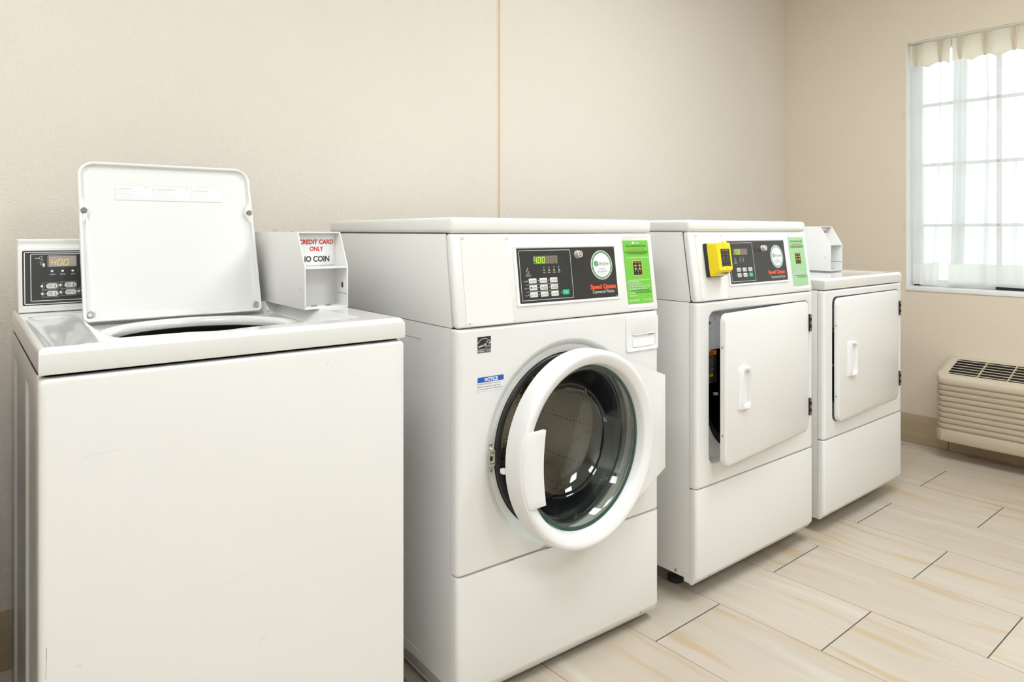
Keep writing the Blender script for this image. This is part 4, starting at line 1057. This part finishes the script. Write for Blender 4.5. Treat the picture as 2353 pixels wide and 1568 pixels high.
def tall_dryer():
    W, D, z1, z2, zl, zt, yl, zb, z0 = 0.683, 0.711, 0.8965, 0.337, 1.109, 1.145, 0.030, 0.074, 0.050
    root = thing('clothes_dryer', 'tall dryer with a yellow card reader on its front panel', 'dryer', (1.7642, 1.2532, 0), -0.013)
    mb = cabinet(root, W, D, z0+0.03, z1, (zl-0.001, yl))
    for x0, x1 in ((0.0005, 0.004), (W-0.004, W-0.0005)):
        mb.prism([(0.027, z0+0.002), (0.048, z0+0.002), (0.048, z0+0.026), (0.052, z0+0.031), (0.027, z0+0.031)], 0, x0, x1, ENAMEL, 0.0006, 1)
        mb.box(x0+0.002, x1+0.003 if x0 < 0.1 else x1, 0.048, D-0.01, z0+0.012, z0+0.04, ENAMEL, 0.001)
    mb.build('cabinet', root)
    screw(root, frame((0.0018, 0, 0), (0, 1, 0), (0, 0, 1), (-1, 0, 0)), 0.078, 0.073, 0.005, STEEL)
    tall_lid(root, W, D, zl, zt, yl)
    con, M, S = tall_console(root, W, z1, zl, yl, 'dryer')
    dryer_front(root, W, z1, z2, radians(4.9))
    lower_panel(root, W, z0, z2-0.001, zb)
    Tc = frame((0, 0, zb), (1, 0, 0), (0, 0.022/0.0326, -0.024/0.0326), (0, -0.024/0.0326, -0.022/0.0326))
    for x in (0.072, 0.634): screw(root, Tc, x, 0.012, 0.0052, STEEL)
    feet(root, W, D, zt=0.06)
    # ---- card reader
    u0, u1, v0, v1 = 0.0590, 0.1350, 0.0735, 0.1765
    b = MB()
    b.box(u0, u1, v0, v1, 0.0016, 0.0150, BLACK, 0.0025, 2, M=M)
    rd = MB()
    # profile loops stepping outward (k) : body then face
    def rl(k, a, c, d, e, r=0.006): return [(x, y, k) for x, y in rr_pts(u0+a, u1-c, v0+d, v1-e, r)]
    rd.loft([rl(0.0150, 0.0015, 0.0015, 0.0015, 0.001), rl(0.0290, 0.0028, 0.0008, 0.003, 0.001), rl(0.0450, 0.0045, 0.0002, 0.0150, 0.0015), rl(0.0480, 0.0060, 0.0015, 0.0175, 0.003), rl(0.0476, 0.0085, 0.004, 0.0195, 0.005)], YELLOW, True, cap1=True, M=M)
    cm = (u0+u1)/2+0.003
    rd.lathe([(0.0125, 0.0455), (0.0125, 0.0482), (0.0001, 0.0486)], YELLOW, 20, M @ Matrix.Translation((cm, v1-0.0095, 0)))
    f = rd; Tf = M @ Matrix.Translation((0, 0, 0.0481)); s0, s1, w0, w1 = u0+0.0215, u1-0.0095, v0+0.027, v1-0.0215
    for k in range(3): disc(f, Tf, s0+0.0135+0.0085*k, v1-0.0150, 0.0014, mat('dim_indicator', (0.45, 0.33, 0.05), 0.4), 0.0004, 10)
    glyph(f, Tf, 'lock', cm, v1-0.0085, 0.0028, BLACK, 0.0008)
    text(f, Tf, 'MODE', (s0+s1)/2, w0-0.0045, 0.0022, DARKT, 0.008, n=0.0004)
    text(f, Tf, 'TAP', s1+0.0035, w0+0.004, 0.0020, DARKT, 0.0045, n=0.0004)
    body = rd.build('card_reader', root, 'bright yellow card reader')
    bb = b.build('mounting_block', root, 'black block behind the card reader')
    f = MB(); Tf = M @ Matrix.Translation((0, 0, 0.0481)); s0, s1, w0, w1 = u0+0.0215, u1-0.0095, v0+0.027, v1-0.0215
    pts = [(s1, w0+0.001), (s1, w1), (s0, w1), (s0, w0+0.001)]+[(s0+(s1-s0)*i/8, w0+0.001+0.0022*sin(pi*i/8)) for i in range(1, 8)]
    f.add([(x, y, 0.0003) for x, y in pts], [tuple(range(len(pts)))], BLACK, Tf)
    sw, sh = s1-s0, w1-w0
    text(f, Tf, 'Please Choose Machine', (s0+s1)/2, w1-sh*0.075, 0.0024, LINEW, sw*0.75, n=0.0006)
    for r_ in range(2):
        for c_ in range(2):
            xx = s0+sw*(0.27+0.46*c_); yy = w1-sh*(0.20+0.25*r_)
            text(f, Tf, str(1+c_+2*r_), xx, yy, 0.0042, LINEW, n=0.0006)
            text(f, Tf, ('Washer', 'ToploadWash', 'Dryer', 'Dryer')[r_*2+c_] if (r_, c_) != (0, 1) else 'Washer', xx, yy-sh*0.10, 0.0030, mat('yellow_green_print', (0.40, 0.48, 0.02), 0.5), sw*0.34 if r_ == 0 else sw*0.24, n=0.0006)
    for k, ch in enumerate('506'): text(f, Tf, ch, s0+sw*(0.17+0.33*k), w1-sh*0.70, 0.0042, LINEG, n=0.0006)
    for k, ch in enumerate('x<o'): text(f, Tf, ch, s0+sw*(0.17+0.33*k), w1-sh*0.88, 0.0038, LINEG if k else REDT, n=0.0006)
    f.build('keypad_screen', body, 'black keypad screen')
    f = MB(); disc(f, Tf, s0+0.004, v1-0.0150, 0.0021, mat('led_bright_green', (0.4, 0.9, 0.4), 0.4, emit=(0.3, 1.0, 0.4), estr=0.8), 0.0004, 12)
    f.build('status_light', body, 'lit green status light')
    # card slot underneath
    sl = MB(); Tu = M @ frame((0, v0+0.003, 0.029), (1, 0, 0), (0, 0.6, 0.8), (0, -0.8, 0.6))
    sl.box(u0+0.028, u1-0.012, 0.008, 0.0125, -0.002, 0.0008, BLACK, 0.0005, M=Tu)
    sl.box(u0+0.031, u0+0.043, 0.004, 0.0105, -0.002, 0.0018, mat('pale_blue_lens', (0.35, 0.38, 0.75), 0.3, emit=(0.35, 0.4, 0.9), estr=0.5), 0.001, M=Tu)
    sl.build('card_slot', body)
tall_dryer()

def coin_box(root, x0, x1, yf, ys, yb, z0, zs, zt, hole=True, boltpos=None):
    """open sheet-metal coin meter housing: slanted upper front, open lower front"""
    t = 0.0035; mb = MB()
    prof = [(yf, z0), (yf, zs), (ys, zt), (yb, zt), (yb, z0)]
    for a, b in ((x0, x0+t), (x1-t, x1)): mb.prism(prof, 0, a, b, ENAMEL, 0.0012, 2)
    mb.box(x0+t*0.5, x1-t*0.5, ys-0.001, yb, zt-t, zt, ENAMEL, 0.001)
    mb.box(x0+t*0.5, x1-t*0.5, yf+0.001, yb, z0, z0+0.005, ENAMEL, 0.001)
    mb.box(x0+t, x1-t, yb-t, yb, z0+t, zt-t, ENAMEL)
    yi = yf+0.066
    mb.box(x0+t, x1-t, yi, yi+t, z0+0.005, zt-t, ENAMEL)                      # inner back plate
    mb.prism([(yf+0.001, zs-0.003), (yf+0.001, zs+0.001), (yi, zs+0.001), (yi, zs-0.003)], 0, x0+t, x1-t, ENAMEL, 0.0006)
    box = mb.build('coin_box', root, 'white metal coin box with open front')
    T = front_frame(yi)
    s = MB(); s.box(x0+t+0.001, x1-t-0.006, yi-0.0012, yi-0.0003, zs+0.003, zt-0.008, STICK)
    Ts = front_frame(yi-0.0012); cx = (x0+x1)/2-0.001; hh = zt-zs
    text(s, Ts, 'CREDIT CARD', cx+0.0015, zt-hh*0.29, hh*0.125, REDT, (x1-x0)*0.80, n=0.0004, bold=0.03)
    text(s, Ts, 'ONLY', cx+0.002, zt-hh*0.49, hh*0.120, REDT, (x1-x0)*0.32, n=0.0004, bold=0.03)
    text(s, Ts, 'NO COIN', cx-0.001, zt-hh*0.78, hh*0.155, DARKT, (x1-x0)*0.66, n=0.0004, bold=0.028)
    s.build('payment_sign', box, 'white sign with red and black lettering')
    d = MB()
    Tr = frame((x1-t-0.0003, 0, 0), (0, 1, 0), (0, 0, 1), (-1, 0, 0))
    if hole: disc(d, Tr, yf+0.026, z0+(zs-z0)*0.54, 0.006, mat('brown_hole', (0.10, 0.055, 0.04), 0.7), 0.0002, 20, 0.0075)
    rect(d, Tr, yf+0.003, yi-0.01, z0+(zs-z0)*0.33, z0+(zs-z0)*0.345, SCUFFD, 0.0002)
    d.build('lock_hole' if hole else 'side_slot', box)
    for k in range(2):
        w = MB(); w.lathe([(0.0075, 0), (0.0080, 0.0012), (0.0062, 0.0026), (0.0034, 0.0030), (0.0001, 0.0030)], STEEL, 20, Matrix.Translation((x0+0.032+0.036*k, yf+0.022, z0+0.005)))
        w.build('mounting_bolt', box)
    if boltpos:
        w = MB(); w.lathe([(0.0055, 0), (0.0055, 0.003), (0.0035, 0.0035), (0.0035, 0.007), (0.0001, 0.0085)], CHROME, 14, Matrix.Translation(boltpos)); w.build('top_bolt', box)
        w = MB(); w.box(boltpos[0]+0.045, boltpos[0]+0.052, boltpos[1]-0.005, boltpos[1]+0.01, zt, zt+0.002, STEEL); w.build('top_bolt', box)
    w = MB(); disc(w, frame((x0-0.0002, 0, 0), (0, 1, 0), (0, 0, 1), (-1, 0, 0)), yf+0.024, z0+(zs-z0)*0.5, 0.0018, DARKT, 0.0003, 10); w.build('side_hole', box)
    return box

def height_top(W, D, zt, zs, fn, res=0.004, hole=None, name='top_panel', root=None, m=GLOSSW, extra=None):
    """moulded top: height field with rounded borders plus a skirt down to zs"""
    R = 0.010
    def axis(L):
        b = [R*(1-cos(k/5*pi/2)) for k in range(6)]
        n = int((L-2*R)/res); mid = [R+(L-2*R)*i/n for i in range(1, n)]
        return b+mid+[L-x for x in reversed(b)]
    xs, ys = axis(W), axis(D); nx, ny = len(xs), len(ys); vs = []; fs = []
    def drop(d): 
        return 0 if d >= R else R-sqrt(max(0, R*R-(R-d)**2))
    for y in ys:
        for x in xs:
            dx = min(x, W-x); dy = min(y, D-y)
            e = drop(dx)+drop(dy) if min(dx, dy) < R else 0
            vs.append((x, y, zt-min(e, R)+(fn(x, y) if min(dx, dy) >= R*0.8 else 0)))
    for j in range(ny-1):
        for i in range(nx-1):
            c = ((xs[i]+xs[i+1])/2, (ys[j]+ys[j+1])/2)
            if hole and hole(*c): continue
            fs.append((j*nx+i, j*nx+i+1, (j+1)*nx+i+1, (j+1)*nx+i))
    mb = MB(); mb.add(vs, fs, m)
    ring_ = [(x, 0) for x in xs]+[(W, y) for y in ys[1:]]+[(x, D) for x in reversed(xs[:-1])]+[(0, y) for y in reversed(ys[1:-1])]
    def inset(p, d):
        return (min(max(p[0], d), W-d), min(max(p[1], d), D-d))
    mb.loft([[(p[0], p[1], zt-R) for p in ring_], [(p[0], p[1], zs+0.004) for p in ring_], [(*inset(p, 0.0012), zs+0.001) for p in ring_], [(*inset(p, 0.004), zs) for p in ring_], [(*inset(p, 0.02), zs) for p in ring_]], m)
    if extra: extra(mb)
    return mb.build(name, root, ang=40)
def sst(a, b, x):
    t = min(1, max(0, (x-a)/(b-a))); return t*t*(3-2*t)

def low_dryer():
    W, D, z1, z2, zt, zb, z0 = 0.683, 0.711, 0.8925, 0.3426, 0.937, 0.076, 0.052
    root = thing('clothes_dryer', 'low dryer in the corner by the window with a coin box on top', 'dryer', (2.5251, 1.2408, 0), 0.0)
    mb = cabinet(root, W, D, z0, z1); mb.build('cabinet', root)
    def fn(x, y):
        a = sst(0.035, 0.075, x)*sst(0.035, 0.075, W-x)*sst(0.030, 0.06, y)*sst(0.03, 0.06, 0.56-y)
        return -0.006*a
    height_top(W, D, zt, z1+0.002, fn, 0.006, root=root)
    dryer_front(root, W, z1, z2, radians(1.9))
    lower_panel(root, W, z0, z2-0.001, zb)
    Tc = frame((0, 0, zb), (1, 0, 0), (0, 0.022/0.0326, -0.024/0.0326), (0, -0.024/0.0326, -0.022/0.0326))
    for x in (0.060, 0.645): screw(root, Tc, x, 0.012, 0.0052, STEEL)
    feet(root, W, D, zt=0.06)
    # rear control console (mostly hidden) and coin box
    mb = MB(); mb.prism([(0.592, zt-0.002), (0.622, 1.085), (0.640, 1.100), (0.690, 1.100), (0.700, zt-0.002)], 0, 0.012, 0.515, ENAMEL2, 0.006, 3); mb.build('control_console', root)
    coin_box(root, 0.520, 0.630, 0.228, 0.275, 0.66, zt-0.001, 1.052, 1.132, False)
low_dryer()

# ------------------------------------------------------------------ top-load washer
def top_load_washer():
    W, D, z1, zt, z0 = 0.651, 0.711, 0.881, 0.926, 0.03
    root = thing('washing_machine', 'low top-load washer nearest the camera with its lid standing open', 'washing machine', (0.1384, 1.3188, 0), -0.0305)
    c = MB(); t = 0.004; yf = 0.024
    # pressed side panels with two tall shallow recesses
    flat = [(y, 0.0) for y in (yf, 0.060, 0.075, 0.2640, 0.2665, 0.290, 0.310, 0.6005, 0.6030, D)]
    prof = [(yf, 0.0), (0.060, 0.0), (0.075, 0.005), (0.2640, 0.005), (0.2665, 0.0), (0.290, 0.0), (0.310, 0.005), (0.6005, 0.005), (0.6030, 0.0), (D, 0.0)]
    for xo, sg in ((0.0, 1), (W, -1)):
        L = [[(xo+sg*d, y, z) for y, d in P_] for P_, z in ((flat, z0), (flat, 0.088), (prof, 0.098), (prof, 0.826), (flat, 0.836), (flat, z1))]
        c.loft(L, ENAMEL, closed=False)
        c.box(min(xo+sg*0.006, xo+sg*0.009), max(xo+sg*0.006, xo+sg*0.009), yf, D, z0, z1, ENAMEL)
        c.box(min(xo, xo+sg*0.009), max(xo, xo+sg*0.009), yf, yf+0.003, z0, z1, ENAMEL)
    c.box(t, W-t, D-t, D, z0, z1, ENAMEL); c.box(t, W-t, 0.04, D-t, z0+0.01, z0+0.014, ENAMEL)
    c.build('cabinet', root)
    mb = MB(); C = (W/2, (z0+z1-0.004)/2); hw, hh = W/2, (z1-0.004-z0)/2
    A = angle_set(C, [(C, hw, hh, 0.010), (C, hw-0.008, hh-0.005, 0.008)], 40)
    mb.loft(slab_loops(C, A, C, hw, hh, 0.009, 0.006, depth=0.022, inner_r=0.010), ENAMEL2, True, cap1=True)
    T = front_frame(0.0)
    # scuffs and scratches in the enamel
    rnd = random.Random(2)
    for k in range(9): p = (0.478+rnd.uniform(-0.012, 0.014), 0.835+rnd.uniform(-0.03, 0.02)); line(mb, T, p, (p[0]+rnd.uniform(-0.001, 0.002), p[1]-rnd.uniform(0.003, 0.009)), 0.0005, SCUFF, 0.0002)
    for k in range(5): p = (0.535+rnd.uniform(-0.006, 0.008), 0.805+rnd.uniform(-0.02, 0.02)); line(mb, T, p, (p[0]+0.003, p[1]+rnd.uniform(0.004, 0.008)), 0.0004, SCUFF, 0.0002)
    for k in range(10): a = k/10; p = (0.283+0.09*a, 0.473+0.016*a); line(mb, T, p, (p[0]+0.0045, p[1]+0.0012), 0.0005, SCUFF, 0.0002)
    line(mb, T, (0.060, 0.745), (0.115, 0.7475), 0.0004, SCUFF, 0.0002)
    line(mb, T, (0.0105, 0.455), (0.0104, 0.435), 0.0008, SCUFFD, 0.0002); line(mb, T, (0.0104, 0.434), (0.0095, 0.405), 0.0005, SCUFFD, 0.0002)
    line(mb, T, (0.051, 0.4095), (0.053, 0.4105), 0.0006, SCUFFD, 0.0002); line(mb, T, (0.055, 0.4105), (0.058, 0.4107), 0.0005, SCUFFD, 0.0002)
    line(mb, T, (0.342, 0.3465), (0.357, 0.3515), 0.0007, mat('tan_smear', (0.66, 0.58, 0.42), 0.5), 0.0002)
    mb.build('front_panel', root)
    # moulded porcelain top with lid recess and round tub opening
    ox, oy, RH = 0.325, 0.298, 0.178
    def fn(x, y):
        z = 0.0
        # lid recess
        r = sst(0.104, 0.116, x)*sst(0.072, 0.108, W-x)*sst(0.056+0.0, 0.070, y)*sst(0.0, 0.014, 0.545-y)
        z -= 0.030*r
        # front lip dips slightly in the middle
        if y < 0.07: z -= 0.0022*math.exp(-((x-0.29)/0.04)**2)*sst(0.03, 0.058, y)
        # side trays
        for a, b in ((0.014, 0.108),):
            s_ = sst(a, a+0.020, x)*sst(0, 0.045, b-x)*sst(0.020, 0.036, y)*sst(0, 0.03, 0.515-y)
            z -= 0.007*s_
        d = sqrt((x-ox)**2+(y-oy)**2)
        return z
    def extra(mb):
        n = 96
        mb.loft([[(ox+R_*cos(2*pi*i/n), oy+R_*sin(2*pi*i/n), z) for i in range(n)] for R_, z in ((RH+0.036, zt-0.0308), (RH+0.033, zt-0.0275), (RH+0.027, zt-0.0245), (RH+0.019, zt-0.0228), (RH+0.010, zt-0.0235), (RH+0.004, zt-0.0265), (RH+0.0008, zt-0.032), (RH, zt-0.038), (RH+0.002, zt-0.044))], GLOSSW)
    height_top(W, D, zt, z1+0.0015, fn, 0.0035, hole=lambda x, y: (x-ox)**2+(y-oy)**2 < (RH+0.016)**2, root=root, extra=extra)
    mb = MB(); MO = Matrix.Translation((ox, oy, 0))
    TUB = mat('grey_tub_metal', (0.13, 0.12, 0.10), 0.5, metal=0.3)
    mb.lathe([(RH+0.001, zt-0.043), (0.200, zt-0.052), (0.230, zt-0.060), (0.243, zt-0.075), (0.243, 0.42), (0.235, 0.40), (0.001, 0.40)], TUB, 64, MO); tub = mb.build('wash_basket', root, 'dark metal wash basket')
    mb = MB(); mb.lathe([(0.14, 0.401), (0.12, 0.44), (0.045, 0.47), (0.035, 0.70), (0.02, 0.72), (0.001, 0.72)], WPLAST, 32, MO); mb.build('agitator', root)
    feet(root, W, D)
    # ---- lid
    t_ = 0.2913; ang = math.asin(t_)
    ub, yb, zb_ = 0.121, 0.506, 0.9065; lw, ll = 0.3985, 0.389
    LM = frame((ub, yb, zb_), (1, 0, 0), (0, sin(ang), cos(ang)), (0, -cos(ang), sin(ang)))
    def lp(ins, n, r=0.036, rb=0.012):
        pts = []
        u0, u1, v0, v1 = ins, lw-ins, ins, ll-ins
        for cxx, cyy, a0, rr in ((u1, v0, -pi/2, rb), (u1, v1, 0, r), (u0, v1, pi/2, r), (u0, v0, pi, rb)):
            rr = max(rr-ins, 0.003); sx = -1 if cxx == u1 else 1; sy = -1 if cyy == v1 else 1
            for i in range(9):
                a = a0+i*pi/2/8; pts.append((cxx+sx*rr+rr*cos(a), cyy+sy*rr+rr*sin(a), n))
        return pts
    mb = MB()
    mb.loft([lp(0.010, -0.020), lp(0.003, -0.018), lp(0.0, -0.013), lp(0.0, -0.002), lp(0.0012, 0.0002), lp(0.0055, 0.0002), lp(0.0075, -0.0015), lp(0.0085, -0.006), lp(0.016, -0.0105), lp(0.024, -0.0115)], GLOSSW, True, cap0=True, cap1=True, M=LM)
    # swellings around the bumpers
    for u, s_ in ((0.010, 1), (lw-0.010, -1)):
        pl = [(u-s_*0.003, 0.232), (u+s_*0.004, 0.244), (u+s_*0.012, 0.262), (u+s_*0.004, 0.285), (u-s_*0.003, 0.296)]
        mb.prism(pl, 2, -0.012, -0.0005, GLOSSW, 0.001, 1, M=LM)
    lid = mb.build('lid', root, ang=50)
    for u in (0.0105, lw-0.0105):
        b = MB(); b.lathe([(0.0068, -0.001), (0.0068, 0.0028), (0.0060, 0.0036), (0.0001, 0.0038)], BUMPER, 20, LM @ Matrix.Translation((u, 0.264, 0))); b.build('rubber_bumper', lid)
    for u, s_ in ((0.015, 1), (lw-0.013, -1)):
        b = MB(); T2 = LM @ Matrix.Translation((u, 0.017, -0.008))
        b.lathe([(0.0075, 0.0), (0.0075, 0.0062), (0.0058, 0.0080), (0.0045, 0.0070), (0.0001, 0.0066)], STEEL, 18, T2)
        ring(b, T2, 0, 0, 0.0100, 0.0084, STEEL, 0.0065, 20, -pi/2 if s_ > 0 else pi/2, pi/2 if s_ > 0 else 3*pi/2); b.build('hinge_bolt', lid)
    b = MB(); b.tube([(ub+lw+0.002, yb-0.012, 0.902), (ub+lw+0.007, yb-0.016, 0.900), (ub+lw+0.010, yb-0.014, 0.906), (ub+lw+0.010, yb-0.010, 0.914)], 0.0018, STEEL, 8); b.build('lid_hinge', root, 'small metal lid hinge')
    # warning sticker on the inside of the lid
    s = MB(); Ts = LM @ Matrix.Translation((0, 0, -0.0112)); a0, a1, b0, b1 = 0.079, 0.325, 0.2955, 0.3345
    rrect(s, Ts, a0-0.0006, a1+0.0006, b0-0.0006, b1+0.0006, 0.001, mat('light_grey_border', (0.66, 0.66, 0.65), 0.5), 0.0002); rrect(s, Ts, a0, a1, b0, b1, 0.001, STICK, 0.0005)
    text(s, Ts, 'Energy Saving Cycles (if available) are recommended for all large loads and normally soiled loads including cotton, linens', (a0+a1)/2, b1-0.002, 0.0018, GREYT, 0.20, n=0.0010)
    for k, (h_, xa) in enumerate((('WARNING', a0+0.002), ('AVERTISSEMENT', a0+0.083), ('ADVERTENCIA', a0+0.172))):
        text(s, Ts, h_, xa+0.0065, b1-0.0092, 0.0032, GREYT, (0.028, 0.046, 0.036)[k], 'l', 0.03, n=0.0010)
        s.add([(xa+0.001, b1-0.0108, 0.001), (xa+0.0045, b1-0.0108, 0.001), (xa+0.00275, b1-0.0078, 0.001)], [(0, 1, 2)], GREYT, Ts)
        ring(s, Ts, xa+(0.066, 0.079, 0.068)[k], b1-0.0065, 0.0028, 0.0014, GREYT, 0.001, 14, 0.3, 5.2)
        for j in range(9):
            wl = (0.071, 0.080, 0.070)[k]*(0.98 if j > 5 else (0.35, 0.9, 0.3, 0.75, 0.55, 0.6)[j])
            text(s, Ts, ('FOR YOUR SAFETY', 'DO NOT operate this washer with lid open ever', 'while spinning', 'DO NOT put articles soaked in gasoline or fluid', 'TO REDUCE THE RISK OF FIRE', 'or explosion keep area clear', 'DO NOT let children play on or in the washer ever', 'or reach into the tub while parts are moving inside', 'and disconnect power before servicing this machine')[j], xa+0.001, b1-0.0135-0.0030*j, 0.0015, GREYT, wl, 'l', n=0.0010)
        if k: rect(s, Ts, xa-0.0016, xa-0.0008, b0, b1-0.004, GREYT, 0.0008)
    s.build('warning_sticker', lid, 'pale three-language warning sticker')
    # ---- rear control console
    cz0, cz1, cy0, cy1 = zt, 1.092, 0.592, 0.618
    mb = MB(); mb.prism([(cy0, cz0+0.001), (cy1-0.002, cz1-0.0175), (cy1+0.008, cz1-0.0140), (cy1+0.003, cz1-0.0015), (cy1+0.008, cz1+0.0005), (0.690, cz1+0.0005), (0.700, cz0+0.001)], 0, 0.0065, 0.520, ENAMEL2, 0.003, 3)
    con = mb.build('control_console', root)
    n = sqrt((cy1-cy0)**2+(cz1-0.010-cz0)**2); V = (0, (cy1-cy0)/n, (cz1-0.010-cz0)/n); N = (0, -V[2], V[1])
    M = frame((0, cy0, cz0), (1, 0, 0), V, N)
    p = MB(); P = lambda u: 0.0150+(u-52)*0.00085; Q = lambda v: 0.142-(v-577)*0.000985
    # raised surround
    p.loft([[(x, y, k) for x, y in rr_pts(0.0110+i, 0.515-i, 0.010+i, 0.1475-i, 0.003)] for i, k in ((0, 0.0), (0.0008, 0.0010), (0.0022, 0.0010))], ENAMEL2, True, cap1=True, M=M)
    q = 0.0013
    rrect(p, M, P(51.5), 0.508, Q(704.5), Q(577.5), 0.0030, BLACKP, q)
    rline(p, M, P(55.5), 0.503, Q(702), Q(580.5), 0.003, 0.0017, LINEW, q+0.0003)
    rline(p, M, P(69.5), 0.492, Q(695), Q(585), 0.003, 0.0014, LINEW, q+0.0003)
    rline(p, M, P(108), P(175.5), Q(616), Q(589), 0.003, 0.0008, LINEG, q+0.0003)
    for u, s_ in ((118, 'WASH'), (142.2, 'RINSE'), (165.6, 'SPIN')):
        disc(p, M, P(u), Q(626.2), 0.0026, LEDW, q+0.0004, 18); text(p, M, s_, P(u+0.5), Q(633.8), 0.0028, LINEW, 0.0108 if s_ != 'SPIN' else 0.0085, n=q+0.0004)
    disc(p, M, P(176.5), Q(625.4), 0.0006, LINEW, q+0.0004, 8)
    # coin / card symbols
    ring(p, M, P(94), Q(595), 0.0040, 0.0034, LINEW, q+0.0004, 20, pi/2, 3*pi/2); line(p, M, (P(95.5), Q(589.5)), (P(95.5), Q(600.5)), 0.0009, LINEW, q+0.0004)
    for u in (81.5, 84.5, 87): ring(p, M, P(u), Q(595.3), 0.0012, 0.0007, LINEW, q+0.0004, 12)
    line(p, M, (P(86.5), Q(605.5)), (P(100), Q(600.2)), 0.0005, LINEG, q+0.0004)
    rline(p, M, P(91.5), P(98), Q(610.5), Q(606), 0.0005, 0.0005, LINEW, q+0.0004)
    p.add([(P(97), Q(615.5), q+0.0005), (P(101), Q(615.5), q+0.0005), (P(102.5), Q(610), q+0.0005), (P(100.5), Q(606.5), q+0.0005), (P(96.8), Q(608.5), q+0.0005)], [(0, 1, 2, 3, 4)], LINEW, M)
    p.build('control_panel', con, 'charcoal printed control panel')
    d = MB(); rrect(d, M, P(110.5), P(173.5), Q(614.8), Q(590.8), 0.001, DISP1, q+0.0006)
    for i, ch in enumerate('400'): seg7(d, M, ch, P(116+14.2*i), Q(612.8), 0.0080, 0.0130, SEGPALE, None, q+0.0012, 0.16, 0.13)
    d.build('digital_display', con, 'pale display with lit digits 400')
    lab = [(('NORMAL', 'HOT'), 'therm'), (('PERM', 'PRESS', 'WARM'), 'therm'), (('NORMAL', 'WARM'), 'therm'), (('DELICATES', 'COLD'), 'thermo')]
    def pbtn(uc, vc, lines, g, m=BTN, led=LEDW):
        b = MB(); u, v = P(uc), Q(vc); w, h = 0.0228, 0.0118
        rline(b, M, u-0.0145-0.0035, u+0.0145, v-0.0078, v+0.0078, 0.0025, 0.0006, LINEG, q+0.0004)
        pts = lambda i, k: [(x, y, k) for x, y in rr_pts(u-w/2+i+0.0015, u+w/2-i+0.0015, v-h/2+i, v+h/2-i, h/2-i-0.0002)]
        b.loft([pts(0, q), pts(0, q+0.0008), pts(0.0005, q+0.0012)], m, True, cap1=True, M=M)
        for i, s_ in enumerate(lines): text(b, M, s_, u-0.0025, v+(len(lines)-1)*0.0016-i*0.0032, 0.0022, DARKT, 0.0016*len(s_), n=q+0.0016)
        if g: glyph(b, M, g, u+0.0075, v, 0.0045, mat('slate_print', (0.06, 0.07, 0.09), 0.5), q+0.0016)
        rect(b, M, u-0.0205, u-0.0165, v-0.0036, v+0.0036, BLACKP, q+0.0006)
        ring(b, M, u-0.0178, v, 0.0049, 0.0043, LINEG, q+0.0008, 20, -pi/2, pi/2)
        disc(b, M, u-0.0180, v, 0.0026, led, q+0.0010, 16)
        return b.build('button', con, 'green start button' if m is BTNG else None)
    pbtn(115.5, 661, *lab[0]); pbtn(157.5, 659.5, *lab[1], led=mat('led_warm_yellow', (0.8, 0.75, 0.4), 0.4, emit=(0.9, 0.8, 0.3), estr=0.3)); pbtn(116.3, 678.5, *lab[2]); pbtn(158.3, 676.5, *lab[3]); pbtn(200, 675, ('START',), None, BTNG)
    # coin box beside the console
    coin_box(root, 0.538, 0.648, 0.272, 0.318, 0.70, zt-0.0005, 1.024, 1.109, boltpos=(0.542+0.012, 0.515, 1.109))
top_load_washer()
